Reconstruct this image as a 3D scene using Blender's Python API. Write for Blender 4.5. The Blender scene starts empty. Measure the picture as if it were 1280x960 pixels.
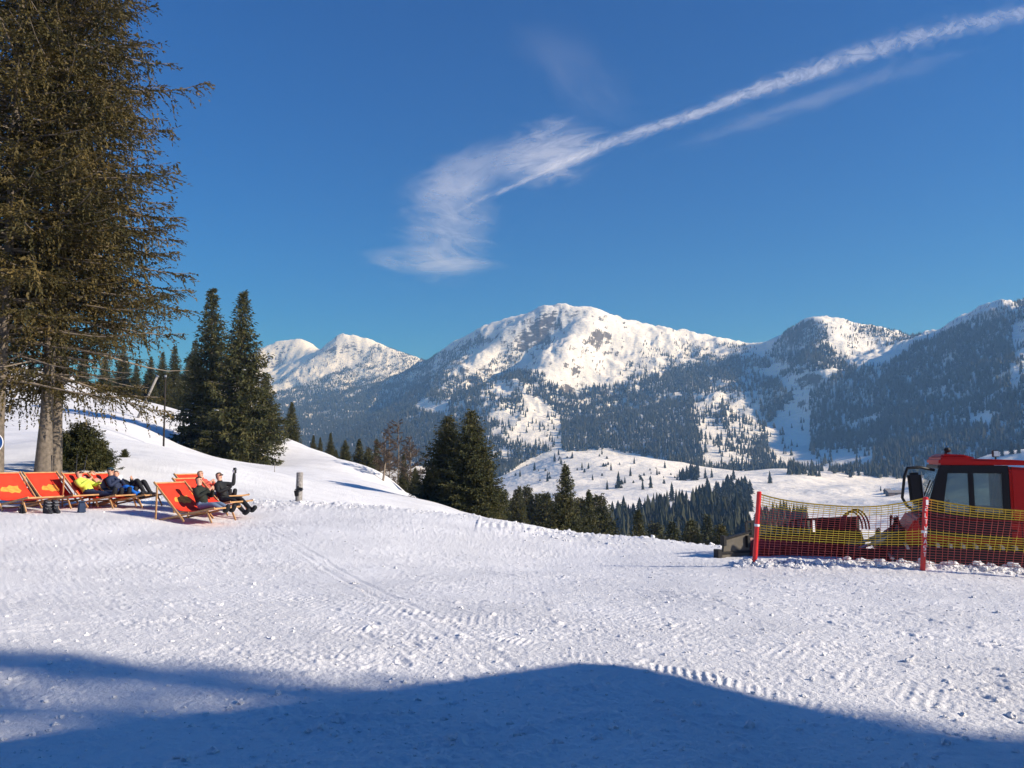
import bpy, bmesh, math, random
import numpy as np
from mathutils import Vector, Matrix
R = math.radians
scn = bpy.context.scene
COL = scn.collection
FAST_DEBUG = False

# ---------------------------------------------------------------- camera and picture geometry (1280 x 960 pixels)
F = 960.0
HORIZON = 572.0
CAM_Z = 1.7
PITCH = math.atan((HORIZON - 480.0) / F)
CP, SP = math.cos(PITCH), math.sin(PITCH)

def W(px, py, Y):
    """World point seen at pixel (px,py) at forward distance Y."""
    u = (px - 640.0) / F; v = (480.0 - py) / F
    dy = CP - SP * v; dz = SP + CP * v
    k = Y / dy
    return (u * k, Y, CAM_Z + dz * k)

def PX(x, y, z):
    """Pixel of world points (arrays)."""
    z = z - CAM_Z
    d = CP * y + SP * z
    return 640 + F * x / d, 480 - F * (-SP * y + CP * z) / d

cam_d = bpy.data.cameras.new('camera'); cam = bpy.data.objects.new('camera', cam_d); COL.objects.link(cam)
cam.location = (0, 0, CAM_Z); cam.rotation_euler = (R(90) + PITCH, 0, 0)
cam_d.sensor_fit = 'HORIZONTAL'; cam_d.sensor_width = 36; cam_d.lens = 36 * F / 1280
cam_d.clip_start = 0.1; cam_d.clip_end = 120000
scn.camera = cam

# ---------------------------------------------------------------- noise
_rng = np.random.RandomState(7)
_perm = np.concatenate([_rng.permutation(1024)] * 2)
_ang = _rng.rand(1024) * 2 * np.pi
_gx, _gy = np.cos(_ang), np.sin(_ang)

def perlin(x, y):
    xi = np.floor(x).astype(np.int64); yi = np.floor(y).astype(np.int64)
    xf = x - xi; yf = y - yi
    xi &= 1023; yi &= 1023; x1 = (xi + 1) & 1023; y1 = (yi + 1) & 1023
    u = xf ** 3 * (xf * (xf * 6 - 15) + 10); v = yf ** 3 * (yf * (yf * 6 - 15) + 10)
    def g(ix, iy, fx, fy):
        h = _perm[_perm[ix] + iy]
        return _gx[h] * fx + _gy[h] * fy
    a = g(xi, yi, xf, yf); b = g(x1, yi, xf - 1, yf); c = g(xi, y1, xf, yf - 1); d = g(x1, y1, xf - 1, yf - 1)
    return (a + u * (b - a) + v * ((c + u * (d - c)) - (a + u * (b - a)))) * 1.5

def fbm(x, y, oct=4, gain=.5, ridge=False):
    s = 0; a = 1.0
    for k in range(oct):
        n = perlin(x * 2 ** k + 17.3 * k, y * 2 ** k - 9.1 * k)
        s = s + a * ((1 - 2 * np.abs(n)) if ridge else n); a *= gain
    return s

def sstep(a, b, x):
    t = np.clip((x - a) / (b - a), 0, 1); return t * t * (3 - 2 * t)

class RBF:
    """Multiquadric surface through scattered (x,y)->z."""
    def __init__(s, pts, c, smooth=0.0):
        p = np.array(pts, float); s.p = p[:, :2]; s.c = c
        n = len(p); d = np.sqrt(((s.p[:, None] - s.p[None]) ** 2).sum(-1) + c * c)
        A = np.zeros((n + 3, n + 3)); A[:n, :n] = -d + np.eye(n) * smooth
        A[:n, n] = 1; A[:n, n + 1:] = s.p; A[n, :n] = 1; A[n + 1:, :n] = s.p.T
        b = np.zeros(n + 3); b[:n] = p[:, 2]
        s.w = np.linalg.solve(A, b)
    def __call__(s, x, y):
        x = np.asarray(x, float); sh = x.shape; x = x.ravel(); y = np.asarray(y, float).ravel()
        out = np.empty(len(x)); n = len(s.p)
        for i in range(0, len(x), 60000):
            xx = x[i:i + 60000]; yy = y[i:i + 60000]
            d = np.sqrt((xx[:, None] - s.p[None, :, 0]) ** 2 + (yy[:, None] - s.p[None, :, 1]) ** 2 + s.c ** 2)
            out[i:i + 60000] = -d @ s.w[:n] + s.w[n] + s.w[n + 1] * xx + s.w[n + 2] * yy
        return out.reshape(sh)

# ---------------------------------------------------------------- object helpers
def link(o, parent=None):
    COL.objects.link(o)
    if parent is not None: o.parent = parent
    return o

def tag(o, label=None, cat=None, group=None, kind=None):
    if label: o['label'] = label
    if cat: o['category'] = cat
    if group: o['group'] = group
    if kind: o['kind'] = kind
    return o

def empty(name, loc=(0, 0, 0), rz=0.0, scale=1.0):
    o = bpy.data.objects.new(name, None); o.location = loc; o.rotation_euler = (0, 0, rz); o.scale = (scale,) * 3
    o.empty_display_size = .2
    return link(o)

def mesh_np(name, V, F, mats, fm=None, smooth=False):
    me = bpy.data.meshes.new(name)
    V = np.ascontiguousarray(V, dtype=np.float32)
    if isinstance(F, np.ndarray): F = [F]
    F = [np.asarray(f, np.int32) for f in F if len(f)]
    loops = np.concatenate([f.ravel() for f in F]); sizes = np.concatenate([np.full(len(f), f.shape[1], np.int32) for f in F])
    start = np.concatenate([[0], np.cumsum(sizes)[:-1]]).astype(np.int32)
    me.vertices.add(len(V)); me.vertices.foreach_set('co', V.ravel())
    me.loops.add(len(loops)); me.loops.foreach_set('vertex_index', loops)
    me.polygons.add(len(sizes)); me.polygons.foreach_set('loop_start', start)
    for m in (mats if isinstance(mats, (list, tuple)) else [mats]): me.materials.append(m)
    if fm is not None: me.polygons.foreach_set('material_index', np.asarray(fm, np.int32))
    me.polygons.foreach_set('use_smooth', np.full(len(sizes), smooth, bool))
    me.update(calc_edges=True)
    return me

def obj_np(name, V, F, mats, parent=None, fm=None, smooth=False):
    return link(bpy.data.objects.new(name, mesh_np(name, V, F, mats, fm, smooth)), parent)

def grid_faces(nr, nc, wrap=False):
    i = np.arange(nr - 1)[:, None]; j = np.arange(nc if wrap else nc - 1)[None]
    j1 = (j + 1) % nc
    a = i * nc + j; b = i * nc + j1; c = (i + 1) * nc + j1; d = (i + 1) * nc + j
    return np.stack([a, b, c, d], -1).reshape(-1, 4)

class MB:
    """Collects simple shapes into one mesh."""
    def __init__(s): s.v = []; s.f = []
    def add(s, v, f):
        o = len(s.v); s.v += [tuple(p) for p in v]; s.f += [tuple(i + o for i in q) for q in f]; return s
    def box(s, c, d, rot=None, taper=None):
        hx, hy, hz = d[0] / 2, d[1] / 2, d[2] / 2
        P = []
        for z in (-1, 1):
            t = (taper if taper and z > 0 else (1, 1))
            for x, y in ((-1, -1), (1, -1), (1, 1), (-1, 1)): P.append(Vector((x * hx * t[0], y * hy * t[1], z * hz)))
        if rot is not None:
            m = rot if isinstance(rot, Matrix) else Matrix.Rotation(rot[2], 3, 'Z') @ Matrix.Rotation(rot[1], 3, 'Y') @ Matrix.Rotation(rot[0], 3, 'X')
            P = [m @ p for p in P]
        c = Vector(c)
        return s.add([p + c for p in P], [(3, 2, 1, 0), (4, 5, 6, 7), (0, 1, 5, 4), (1, 2, 6, 5), (2, 3, 7, 6), (3, 0, 4, 7)])
    def beam(s, a, b, w, h, up=(0, 0, 1)):
        a = Vector(a); b = Vector(b); d = (b - a); L = d.length; d.normalize()
        u = Vector(up); y = u.cross(d)
        if y.length < 1e-4: y = Vector((0, 1, 0)).cross(d)
        y.normalize(); z = d.cross(y)
        m = Matrix((d, y, z)).transposed()
        return s.box((a + b) / 2, (L, w, h), m)
    def tube(s, pts, r, n=8, cap=True, closed=False):
        pts = [Vector(p) for p in pts]; k = len(pts)
        rs = [r] * k if isinstance(r, (int, float)) else list(r)
        V = []; ref = None
        for i, p in enumerate(pts):
            if closed: d = pts[(i + 1) % k] - pts[i - 1]
            else: d = pts[min(i + 1, k - 1)] - pts[max(i - 1, 0)]
            d.normalize()
            if ref is None: ref = Vector((0, 0, 1)) if abs(d.z) < .9 else Vector((1, 0, 0))
            x = (ref - d * ref.dot(d)).normalized(); y = d.cross(x); ref = x
            for j in range(n):
                a = 2 * math.pi * j / n; V.append(p + (x * math.cos(a) + y * math.sin(a)) * rs[i])
        Fc = []
        for i in range(k if closed else k - 1):
            for j in range(n):
                Fc.append((i * n + j, i * n + (j + 1) % n, ((i + 1) % k) * n + (j + 1) % n, ((i + 1) % k) * n + j))
        if cap and not closed: Fc += [tuple(range(n - 1, -1, -1)), tuple(range((k - 1) * n, k * n))]
        return s.add(V, Fc)
    def prism(s, poly, y0, y1, plane='xz'):
        """Extrude a 2D outline; plane says which axes it lies in."""
        n = len(poly)
        def P(a, b, t): return (a, t, b) if plane == 'xz' else ((a, b, t) if plane == 'xy' else (t, a, b))
        V = [P(a, b, y0) for a, b in poly] + [P(a, b, y1) for a, b in poly]
        Fc = [tuple(range(n)), tuple(range(2 * n - 1, n - 1, -1))] + [(i, i + n, (i + 1) % n + n, (i + 1) % n) for i in range(n)]
        return s.add(V, Fc)
    def ball(s, c, r, nu=10, nv=7):
        r = (r, r, r) if isinstance(r, (int, float)) else r
        V = [(c[0], c[1], c[2] - r[2])]
        for i in range(1, nv):
            t = -math.pi / 2 + math.pi * i / nv
            for j in range(nu):
                a = 2 * math.pi * j / nu
                V.append((c[0] + r[0] * math.cos(t) * math.cos(a), c[1] + r[1] * math.cos(t) * math.sin(a), c[2] + r[2] * math.sin(t)))
        V.append((c[0], c[1], c[2] + r[2])); T = len(V) - 1
        Fc = [(0, 1 + (j + 1) % nu, 1 + j) for j in range(nu)]
        for i in range(nv - 2):
            for j in range(nu): Fc.append((1 + i * nu + j, 1 + i * nu + (j + 1) % nu, 1 + (i + 1) * nu + (j + 1) % nu, 1 + (i + 1) * nu + j))
        Fc += [(T, T - nu + j, T - nu + (j + 1) % nu) for j in range(nu)]
        return s.add(V, Fc)
    def sheet(s, rows, thick=0.0):
        nr, nc = len(rows), len(rows[0]); V = [p for r in rows for p in r]
        Fc = [(i * nc + j, i * nc + j + 1, (i + 1) * nc + j + 1, (i + 1) * nc + j) for i in range(nr - 1) for j in range(nc - 1)]
        return s.add(V, Fc)
    def build(s, name, mat, parent=None, bevel=0.0, smooth=False, solid=0.0, autosmooth=False):
        me = bpy.data.meshes.new(name); me.from_pydata(s.v, [], s.f); me.materials.append(mat)
        bm = bmesh.new(); bm.from_mesh(me); bmesh.ops.recalc_face_normals(bm, faces=bm.faces)
        if bevel: bmesh.ops.bevel(bm, geom=[e for e in bm.edges if len(e.link_faces) == 2 and e.calc_face_angle(0) > .6], offset=bevel, segments=2, affect='EDGES', clamp_overlap=True)
        bm.to_mesh(me); bm.free()
        if smooth: me.polygons.foreach_set('use_smooth', [True] * len(me.polygons))
        o = link(bpy.data.objects.new(name, me), parent)
        if solid:
            m = o.modifiers.new('thickness', 'SOLIDIFY'); m.thickness = solid; m.offset = 0
        return o

def copy_tree(o, parent=None):
    c = o.copy(); COL.objects.link(c)
    if parent is not None: c.parent = parent
    for ch in list(o.children): copy_tree(ch, c)
    return c

# ---------------------------------------------------------------- materials
def mat(name, col, rough=.6, metal=0.0, spec=.3, var=0.0, vscale=8.0, bump=0.0, bscale=30.0, coat=0.0):
    m = bpy.data.materials.new(name); m.use_nodes = True
    nt = m.node_tree; b = nt.nodes['Principled BSDF']
    b.inputs['Base Color'].default_value = (*col, 1); b.inputs['Roughness'].default_value = rough
    b.inputs['Metallic'].default_value = metal; b.inputs['Specular IOR Level'].default_value = spec
    b.inputs['Coat Weight'].default_value = coat
    if var or bump:
        tc = nt.nodes.new('ShaderNodeTexCoord')
    if var:
        n = nt.nodes.new('ShaderNodeTexNoise'); n.inputs['Scale'].default_value = vscale; n.inputs['Detail'].default_value = 5
        nt.links.new(tc.outputs['Object'], n.inputs['Vector'])
        h = nt.nodes.new('ShaderNodeMapRange'); h.inputs[1].default_value = .3; h.inputs[2].default_value = .7; h.inputs[3].default_value = 1 - var; h.inputs[4].default_value = 1 + var
        nt.links.new(n.outputs['Fac'], h.inputs[0])
        mx = nt.nodes.new('ShaderNodeVectorMath'); mx.operation = 'SCALE'; mx.inputs[0].default_value = col
        nt.links.new(h.outputs[0], mx.inputs['Scale']); nt.links.new(mx.outputs[0], b.inputs['Base Color'])
    if bump:
        n2 = nt.nodes.new('ShaderNodeTexNoise'); n2.inputs['Scale'].default_value = bscale; n2.inputs['Detail'].default_value = 4
        nt.links.new(tc.outputs['Object'], n2.inputs['Vector'])
        bp = nt.nodes.new('ShaderNodeBump'); bp.inputs['Strength'].default_value = bump; bp.inputs['Distance'].default_value = .02
        nt.links.new(n2.outputs['Fac'], bp.inputs['Height']); nt.links.new(bp.outputs[0], b.inputs['Normal'])
    return m

# ---------------------------------------------------------------- sun and sky
SUN_EL, SUN_H = R(26), Vector((0.95, -0.31, 0)).normalized()
SUN_V = Vector((SUN_H.x * math.cos(SUN_EL), SUN_H.y * math.cos(SUN_EL), math.sin(SUN_EL)))
sd = bpy.data.lights.new('sun', 'SUN'); sd.energy = 5.0; sd.angle = R(.53); sd.color = (1, .93, .86)
so = bpy.data.objects.new('sun', sd); link(so); so.rotation_euler = SUN_V.to_track_quat('Z', 'Y').to_euler(); so.location = (20, -10, 30)
wd = bpy.data.worlds.new('World'); scn.world = wd; wd.use_nodes = True
nt = wd.node_tree; bg = nt.nodes['Background']; bg.inputs['Strength'].default_value = .09
sk = nt.nodes.new('ShaderNodeTexSky'); sk.sky_type = 'NISHITA'; sk.sun_disc = False
sk.sun_elevation = SUN_EL; sk.sun_rotation = math.atan2(SUN_H.x, SUN_H.y); sk.altitude = 1500
sk.air_density = 1.0; sk.dust_density = 0.15; sk.ozone_density = 4.0
hs = nt.nodes.new('ShaderNodeHueSaturation'); hs.inputs['Hue'].default_value = .516; hs.inputs['Saturation'].default_value = 1.95
nt.links.new(sk.outputs[0], hs.inputs['Color']); nt.links.new(hs.outputs[0], bg.inputs['Color'])
scn.view_settings.view_transform = 'Standard'; scn.view_settings.look = 'None'
scn.view_settings.exposure = 0.48; scn.view_settings.gamma = 1; scn.view_settings.use_curve_mapping = False
cy = scn.cycles
cy.max_bounces = 5; cy.diffuse_bounces = 3; cy.glossy_bounces = 2; cy.transmission_bounces = 4; cy.volume_bounces = 0; cy.transparent_max_bounces = 24
cy.use_denoising = True; cy.caustics_reflective = False; cy.caustics_refractive = False
cy.use_adaptive_sampling = True; cy.adaptive_threshold = .015; cy.sample_clamp_indirect = 4
# ================================================================ near snow ground (heights in metres above the camera's feet)
near_px = [  # px, py, forward distance
 (0,640,19),(60,638,20),(150,642,20),(250,652,20),(376,629,26),(52,607,27),(0,606,26),(110,582,32),(158,573,36),
 (205,560,52),(150,545,55),(200,545,80),(160,528,75),(185,503,110),(215,512,118),(110,545,45),(40,575,36),(-60,560,45),(-200,570,40),(-200,520,80),
 (80,520,75),(100,480,130),(230,585,60),(300,583,80),(250,572,82),(345,583,70),(360,549,105),(420,573,98),(480,593,88),(530,624,74),(572,641,60),(625,652,50),
 (400,603,60),(450,614,56),(430,625,40),(500,633,44),
 (460,633,26),(520,640,26),(640,652,24.5),(700,665,23),(790,673,21.5),(860,684,19.5),(905,696,17.2),(1000,705,15.6),(1150,711,14.8),(1280,718,14.4),(1400,722,14),
 (700,700,17.5),(450,680,17),(300,720,12.8),(100,700,13.6),(900,760,9.6),(640,800,7.6),(1200,800,7.7),(120,800,7.6),
]
near_pts = [W(*p) for p in near_px]
near_pts += [(0,4.2,0),(-3,4.2,0),(3,4.2,0),(0,0,0),(-4,0,.05),(4,0,0),(0,-8,0),(10,0,-.1),(14,6,-.3),(20,-6,0),(-20,5,.6),(-20,-20,.5),(20,-30,0),(40,0,-.5),(60,-60,0),(-60,-60,2),(-60,0,4),(0,-100,0)]
# beyond the crest the slope drops to the valley
for px, d, z in ((360,150,2),(360,220,-14),(420,140,-5),(480,120,-7.5),(480,220,-38),(530,100,-7),(560,85,-6.5),(590,66,-4.6),(640,66,-7.5),(640,40,-3.0),(705,38,-4.3),(705,70,-9.5),
                 (600,140,-24),(640,240,-52),(790,36,-4.6),(790,75,-14),(860,32,-4.0),(860,60,-10),(905,30,-3.2),(860,110,-27),(860,240,-58),(1000,24,-1.6),(1000,40,-5),(1000,70,-12),(1000,110,-26),(1150,21,-1.1),(1150,30,-2.0),(1280,20,-1.0),(1280,40,-4),(1280,110,-24),(1150,240,-58),(1400,60,-6),(1500,240,-50),
                 (200,180,12),(100,200,22),(0,220,26),(-300,220,25),(200,260,8)):
    near_pts.append(((px - 640) / F * d, d, z))
for x, y, z in ((200,0,-15),(200,-150,-10),(-200,0,20),(-200,-150,15),(0,-250,5),(250,100,-45),(-250,150,30)): near_pts.append((x, y, z))
_near = RBF(near_pts, 2.5, .02)

def lane(x, y, pts, w, wl, amp):
    """Tread marks pressed along a path: small cross ridges."""
    out = np.zeros_like(x); s0 = 0
    for (ax, ay), (bx, by) in zip(pts[:-1], pts[1:]):
        L = math.hypot(bx - ax, by - ay); ux, uy = (bx - ax) / L, (by - ay) / L
        t = (x - ax) * ux + (y - ay) * uy; d = (x - ax) * -uy + (y - ay) * ux
        m = ((t >= 0) & (t < L)) * (1 - sstep(w * .7, w, np.abs(d)))
        wob = .5 * perlin(x * 1.3, y * 1.3)
        out += m * amp * (np.clip(np.sin(2 * np.pi * (s0 + t + .6 * d) / wl + wob * 3), -.6, 1) * (1 + .6 * perlin(x * 3, y * 3)))
        s0 += L
    return out

def path_px(pp):
    r = []
    for px, py in pp:
        u = (px - 640) / F; v = (480 - py) / F; k = -CAM_Z / (SP + CP * v)
        r.append((u * k, (CP - SP * v) * k))
    return r
LANE1 = path_px([(430,705),(500,742),(560,768),(640,795),(700,812),(780,826),(900,850),(1010,878),(1120,920)])
LANE2 = path_px([(1000,762),(1080,772),(1180,792),(1300,805)])
LANE4 = path_px([(0,690),(200,700),(420,742),(640,770)])
LANE5 = path_px([(560,690),(700,730),(900,790),(1280,905)])
LANE3 = path_px([(240,715),(330,745),(420,775),(520,792)])

def groove(x, y, pts):
    # pair of thin ski grooves along a path
    out = np.zeros_like(x)
    for (ax, ay), (bx, by) in zip(pts[:-1], pts[1:]):
        L = math.hypot(bx - ax, by - ay); ux, uy = (bx - ax) / L, (by - ay) / L
        t = (x - ax) * ux + (y - ay) * uy; d = (x - ax) * -uy + (y - ay) * ux; m = (t >= 0) & (t < L)
        out += m * (np.exp(-((d - .11) / .035) ** 2) + np.exp(-((d + .11) / .035) ** 2) - .5 * np.exp(-((np.abs(d) - .19) / .03) ** 2))
    return out
def curve_px(pp, n=14):
    p = np.array(pp, float); t = np.linspace(0, 1, len(p)); q = np.linspace(0, 1, n)
    cx = np.polyfit(t, p[:, 0], min(3, len(p) - 1)); cy_ = np.polyfit(t, p[:, 1], min(3, len(p) - 1)); return path_px(list(zip(np.polyval(cx, q), np.polyval(cy_, q))))
SKI1 = curve_px([(-60,735),(250,748),(560,735),(900,712)]); SKI2 = curve_px([(330,662),(430,700),(560,780),(700,900)]); SKI3 = curve_px([(1330,760),(1050,742),(760,715),(560,672)])
SKI4 = curve_px([(120,668),(330,690),(520,700),(820,690)]); SKI5 = curve_px([(1320,850),(1000,800),(700,770),(300,765),(-40,790)])
_pr = np.random.RandomState(12); PRINTS = []
for (ax, ay), (bx, by) in ((path_px([(300, 665)])[0], path_px([(520, 900)])[0]), (path_px([(1000, 720)])[0], path_px([(760, 900)])[0]), (path_px([(150, 655)])[0], path_px([(60, 800)])[0]), (path_px([(700, 690)])[0], path_px([(1250, 800)])[0])):
    L = math.hypot(bx - ax, by - ay); n = int(L / .62); ux, uy = (bx - ax) / L, (by - ay) / L
    for i in range(n): PRINTS.append((ax + ux * i * .62 - uy * (.11 if i % 2 else -.11) + _pr.normal(0, .05) + .5 * uy * math.sin(i * .25), ay + uy * i * .62 + ux * (.11 if i % 2 else -.11) + _pr.normal(0, .05) - .5 * ux * math.sin(i * .25), (ux, uy)))
BERM_A, BERM_B = np.array(W(930,701,15.25)[:2]), np.array(W(1420,728,13.75)[:2])

def ground(x, y, detail=True):
    x = np.asarray(x, float); y = np.asarray(y, float)
    z = _near(x, y)
    r = np.hypot(x, y)
    # shovelled snow along the net and the lumpy rim of the plateau
    bd = BERM_B - BERM_A; L = np.hypot(*bd); bd = bd / L
    t = (x - BERM_A[0]) * bd[0] + (y - BERM_A[1]) * bd[1]; d = (x - BERM_A[0]) * -bd[1] + (y - BERM_A[1]) * bd[0]
    m = np.exp(-(d / .30) ** 2) * sstep(-.6, .3, t)
    z = z + m * .07
    if not detail: return z
    near = 1 - sstep(32, 60, r)
    wv = .04 * perlin(x / 3.1, y / 3.1) + .025 * perlin(x / 1.1, y / 1.1)
    # lumps: sharpened noise in several sizes, combed in the direction the snow was driven
    xx = x * .80 + y * .60; yy = -x * .60 + y * .80
    l1 = perlin(xx / .55, yy / .32); l2 = perlin(x / .22 + 9, y / .20); l3 = perlin(x / .085, y / .085 + 4); l4 = perlin(x / .041 + 3, y / .041)
    chop = .55 + .45 * perlin(x / 2.3 + 5, y / 1.9)
    lum = .008 * np.abs(l1) + .016 * np.clip(l2 - .05, 0, 1) + .010 * np.abs(l3) * (1 - sstep(16, 28, r)) + .006 * l4 * (1 - sstep(8, 14, r))
    lum += .040 * np.clip(perlin(x / .13 + 31, y / .13 - 7) - .40, 0, .3) + .05 * np.clip(perlin(x / .20 + 1, y / .20 + 50) - .52, 0, .3)
    lum -= .035 * np.clip(perlin(x / .17 + 71, y / .14 - 3) - .40, 0, .3)
    lum += .006 * perlin(xx / .06, yy / .7)
    smooth = .55 + .45 * sstep(-.25, .35, perlin(x / 1.7 + 11, y / .9 + 3))
    z = z + near * (wv * .6 + lum * smooth * (.50 + .80 * chop))
    z = z + m * near * (.10 * np.clip(perlin(x / .28, y / .28) + .15, 0, 1) + .07 * np.abs(perlin(x / .13, y / .13)))
    z = z + (.55 + .9 * np.clip(perlin(x / .6, y / .6), -.5, .6)) * (lane(x, y, LANE1, .13, .085, .008) + lane(x, y, LANE2, .09, .15, .010) + lane(x, y, LANE3, .2, .10, .006) + lane(x, y, LANE4, .35, .12, .005) + lane(x, y, LANE5, .30, .11, .004))
    z = z - near * .011 * (groove(x, y, SKI1) + groove(x, y, SKI2) + groove(x, y, SKI3) + groove(x, y, SKI4) + groove(x, y, SKI5)) * (.6 + .5 * perlin(x / 1.4, y / 1.4))
    # boot prints
    for bx, by, ba in PRINTS:
        if by > 19: continue
        mk = (np.abs(x - bx) < .3) & (np.abs(y - by) < .3)
        if not mk.any(): continue
        u = (x[mk] - bx) * ba[0] + (y[mk] - by) * ba[1]; v = -(x[mk] - bx) * ba[1] + (y[mk] - by) * ba[0]; q = (u / .135) ** 2 + (v / .05) ** 2
        z[mk] += -.011 * np.exp(-q ** 2) + .004 * np.exp(-(q - 1.7) ** 2 * 2)
    # clods pushed over the rim
    rim = np.exp(-((r - 26) / 2.0) ** 2) * (x < -1) * (x > -9) + np.exp(-((r - 22.5) / 1.5) ** 2) * (x > -1) * (x < 6.5)
    z = z + rim * (.10 * np.clip(perlin(x / .5, y / .5), 0, 1) + .08 * np.abs(perlin(x / .22, y / .22)))
    far = sstep(30, 60, r)
    z = z + far * (.25 * perlin(x / 14, y / 14) + .10 * perlin(x / 4.5, y / 6))
    return z

def gz(x, y): return float(ground(np.array([x]), np.array([y]), False)[0])

az = np.concatenate([np.linspace(-180, -60, 40)[:-1], np.linspace(-60, -36, 40)[:-1], np.linspace(-36, 36, 1250), np.linspace(36, 60, 40)[1:], np.linspace(60, 180, 40)[1:-1]])
rr = np.concatenate([np.linspace(.3, 3.6, 14)[:-1], 1 / np.linspace(1 / 3.6, 1 / 27.0, 600), np.geomspace(27, 270, 150)[1:]])
A, RR = np.meshgrid(np.radians(az), rr)
X, Y = RR * np.sin(A), RR * np.cos(A)
Zg = ground(X, Y)
def snow_material(name, far=False):
    m = bpy.data.materials.new(name); m.use_nodes = True; nt = m.node_tree; b = nt.nodes['Principled BSDF']
    b.inputs['Roughness'].default_value = .65; b.inputs['Specular IOR Level'].default_value = .25
    g = nt.nodes.new('ShaderNodeNewGeometry'); n = nt.nodes.new('ShaderNodeTexNoise'); n.inputs['Scale'].default_value = .6; n.inputs['Detail'].default_value = 6
    nt.links.new(g.outputs['Position'], n.inputs['Vector'])
    cr = nt.nodes.new('ShaderNodeValToRGB'); cr.color_ramp.elements[0].position = .3; cr.color_ramp.elements[1].position = .7
    cr.color_ramp.elements[0].color = (.72, .725, .74, 1); cr.color_ramp.elements[1].color = (.86, .862, .87, 1)
    nt.links.new(n.outputs['Fac'], cr.inputs[0])
    # grit and needles trodden into the snow
    n4 = nt.nodes.new('ShaderNodeTexNoise'); n4.inputs['Scale'].default_value = 11; n4.inputs['Detail'].default_value = 5; n4.inputs['Roughness'].default_value = .7
    nt.links.new(g.outputs['Position'], n4.inputs['Vector'])
    mr = nt.nodes.new('ShaderNodeMapRange'); mr.inputs[1].default_value = .60; mr.inputs[2].default_value = .74; mr.inputs[3].default_value = 0; mr.inputs[4].default_value = .42
    nt.links.new(n4.outputs['Fac'], mr.inputs[0])
    mx = nt.nodes.new('ShaderNodeMix'); mx.data_type = 'RGBA'; mx.inputs['B'].default_value = (.42, .42, .44, 1)
    nt.links.new(mr.outputs[0], mx.inputs['Factor']); nt.links.new(cr.outputs[0], mx.inputs['A']); nt.links.new(mx.outputs['Result'], b.inputs['Base Color'])
    n2 = nt.nodes.new('ShaderNodeTexNoise'); n2.inputs['Scale'].default_value = 38; n2.inputs['Detail'].default_value = 5; n2.inputs['Roughness'].default_value = .65
    nt.links.new(g.outputs['Position'], n2.inputs['Vector'])
    bp = nt.nodes.new('ShaderNodeBump'); bp.inputs['Strength'].default_value = .65; bp.inputs['Distance'].default_value = .035
    nt.links.new(n2.outputs['Fac'], bp.inputs['Height']); nt.links.new(bp.outputs[0], b.inputs['Normal'])
    return m
M_SNOW = snow_material('trodden_snow')
g_ob = obj_np('snow_ground', np.stack([X, Y, Zg], -1).reshape(-1, 3), grid_faces(len(rr), len(az), True)[:, ::-1], M_SNOW, smooth=True)
tag(g_ob, kind='structure')

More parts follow.
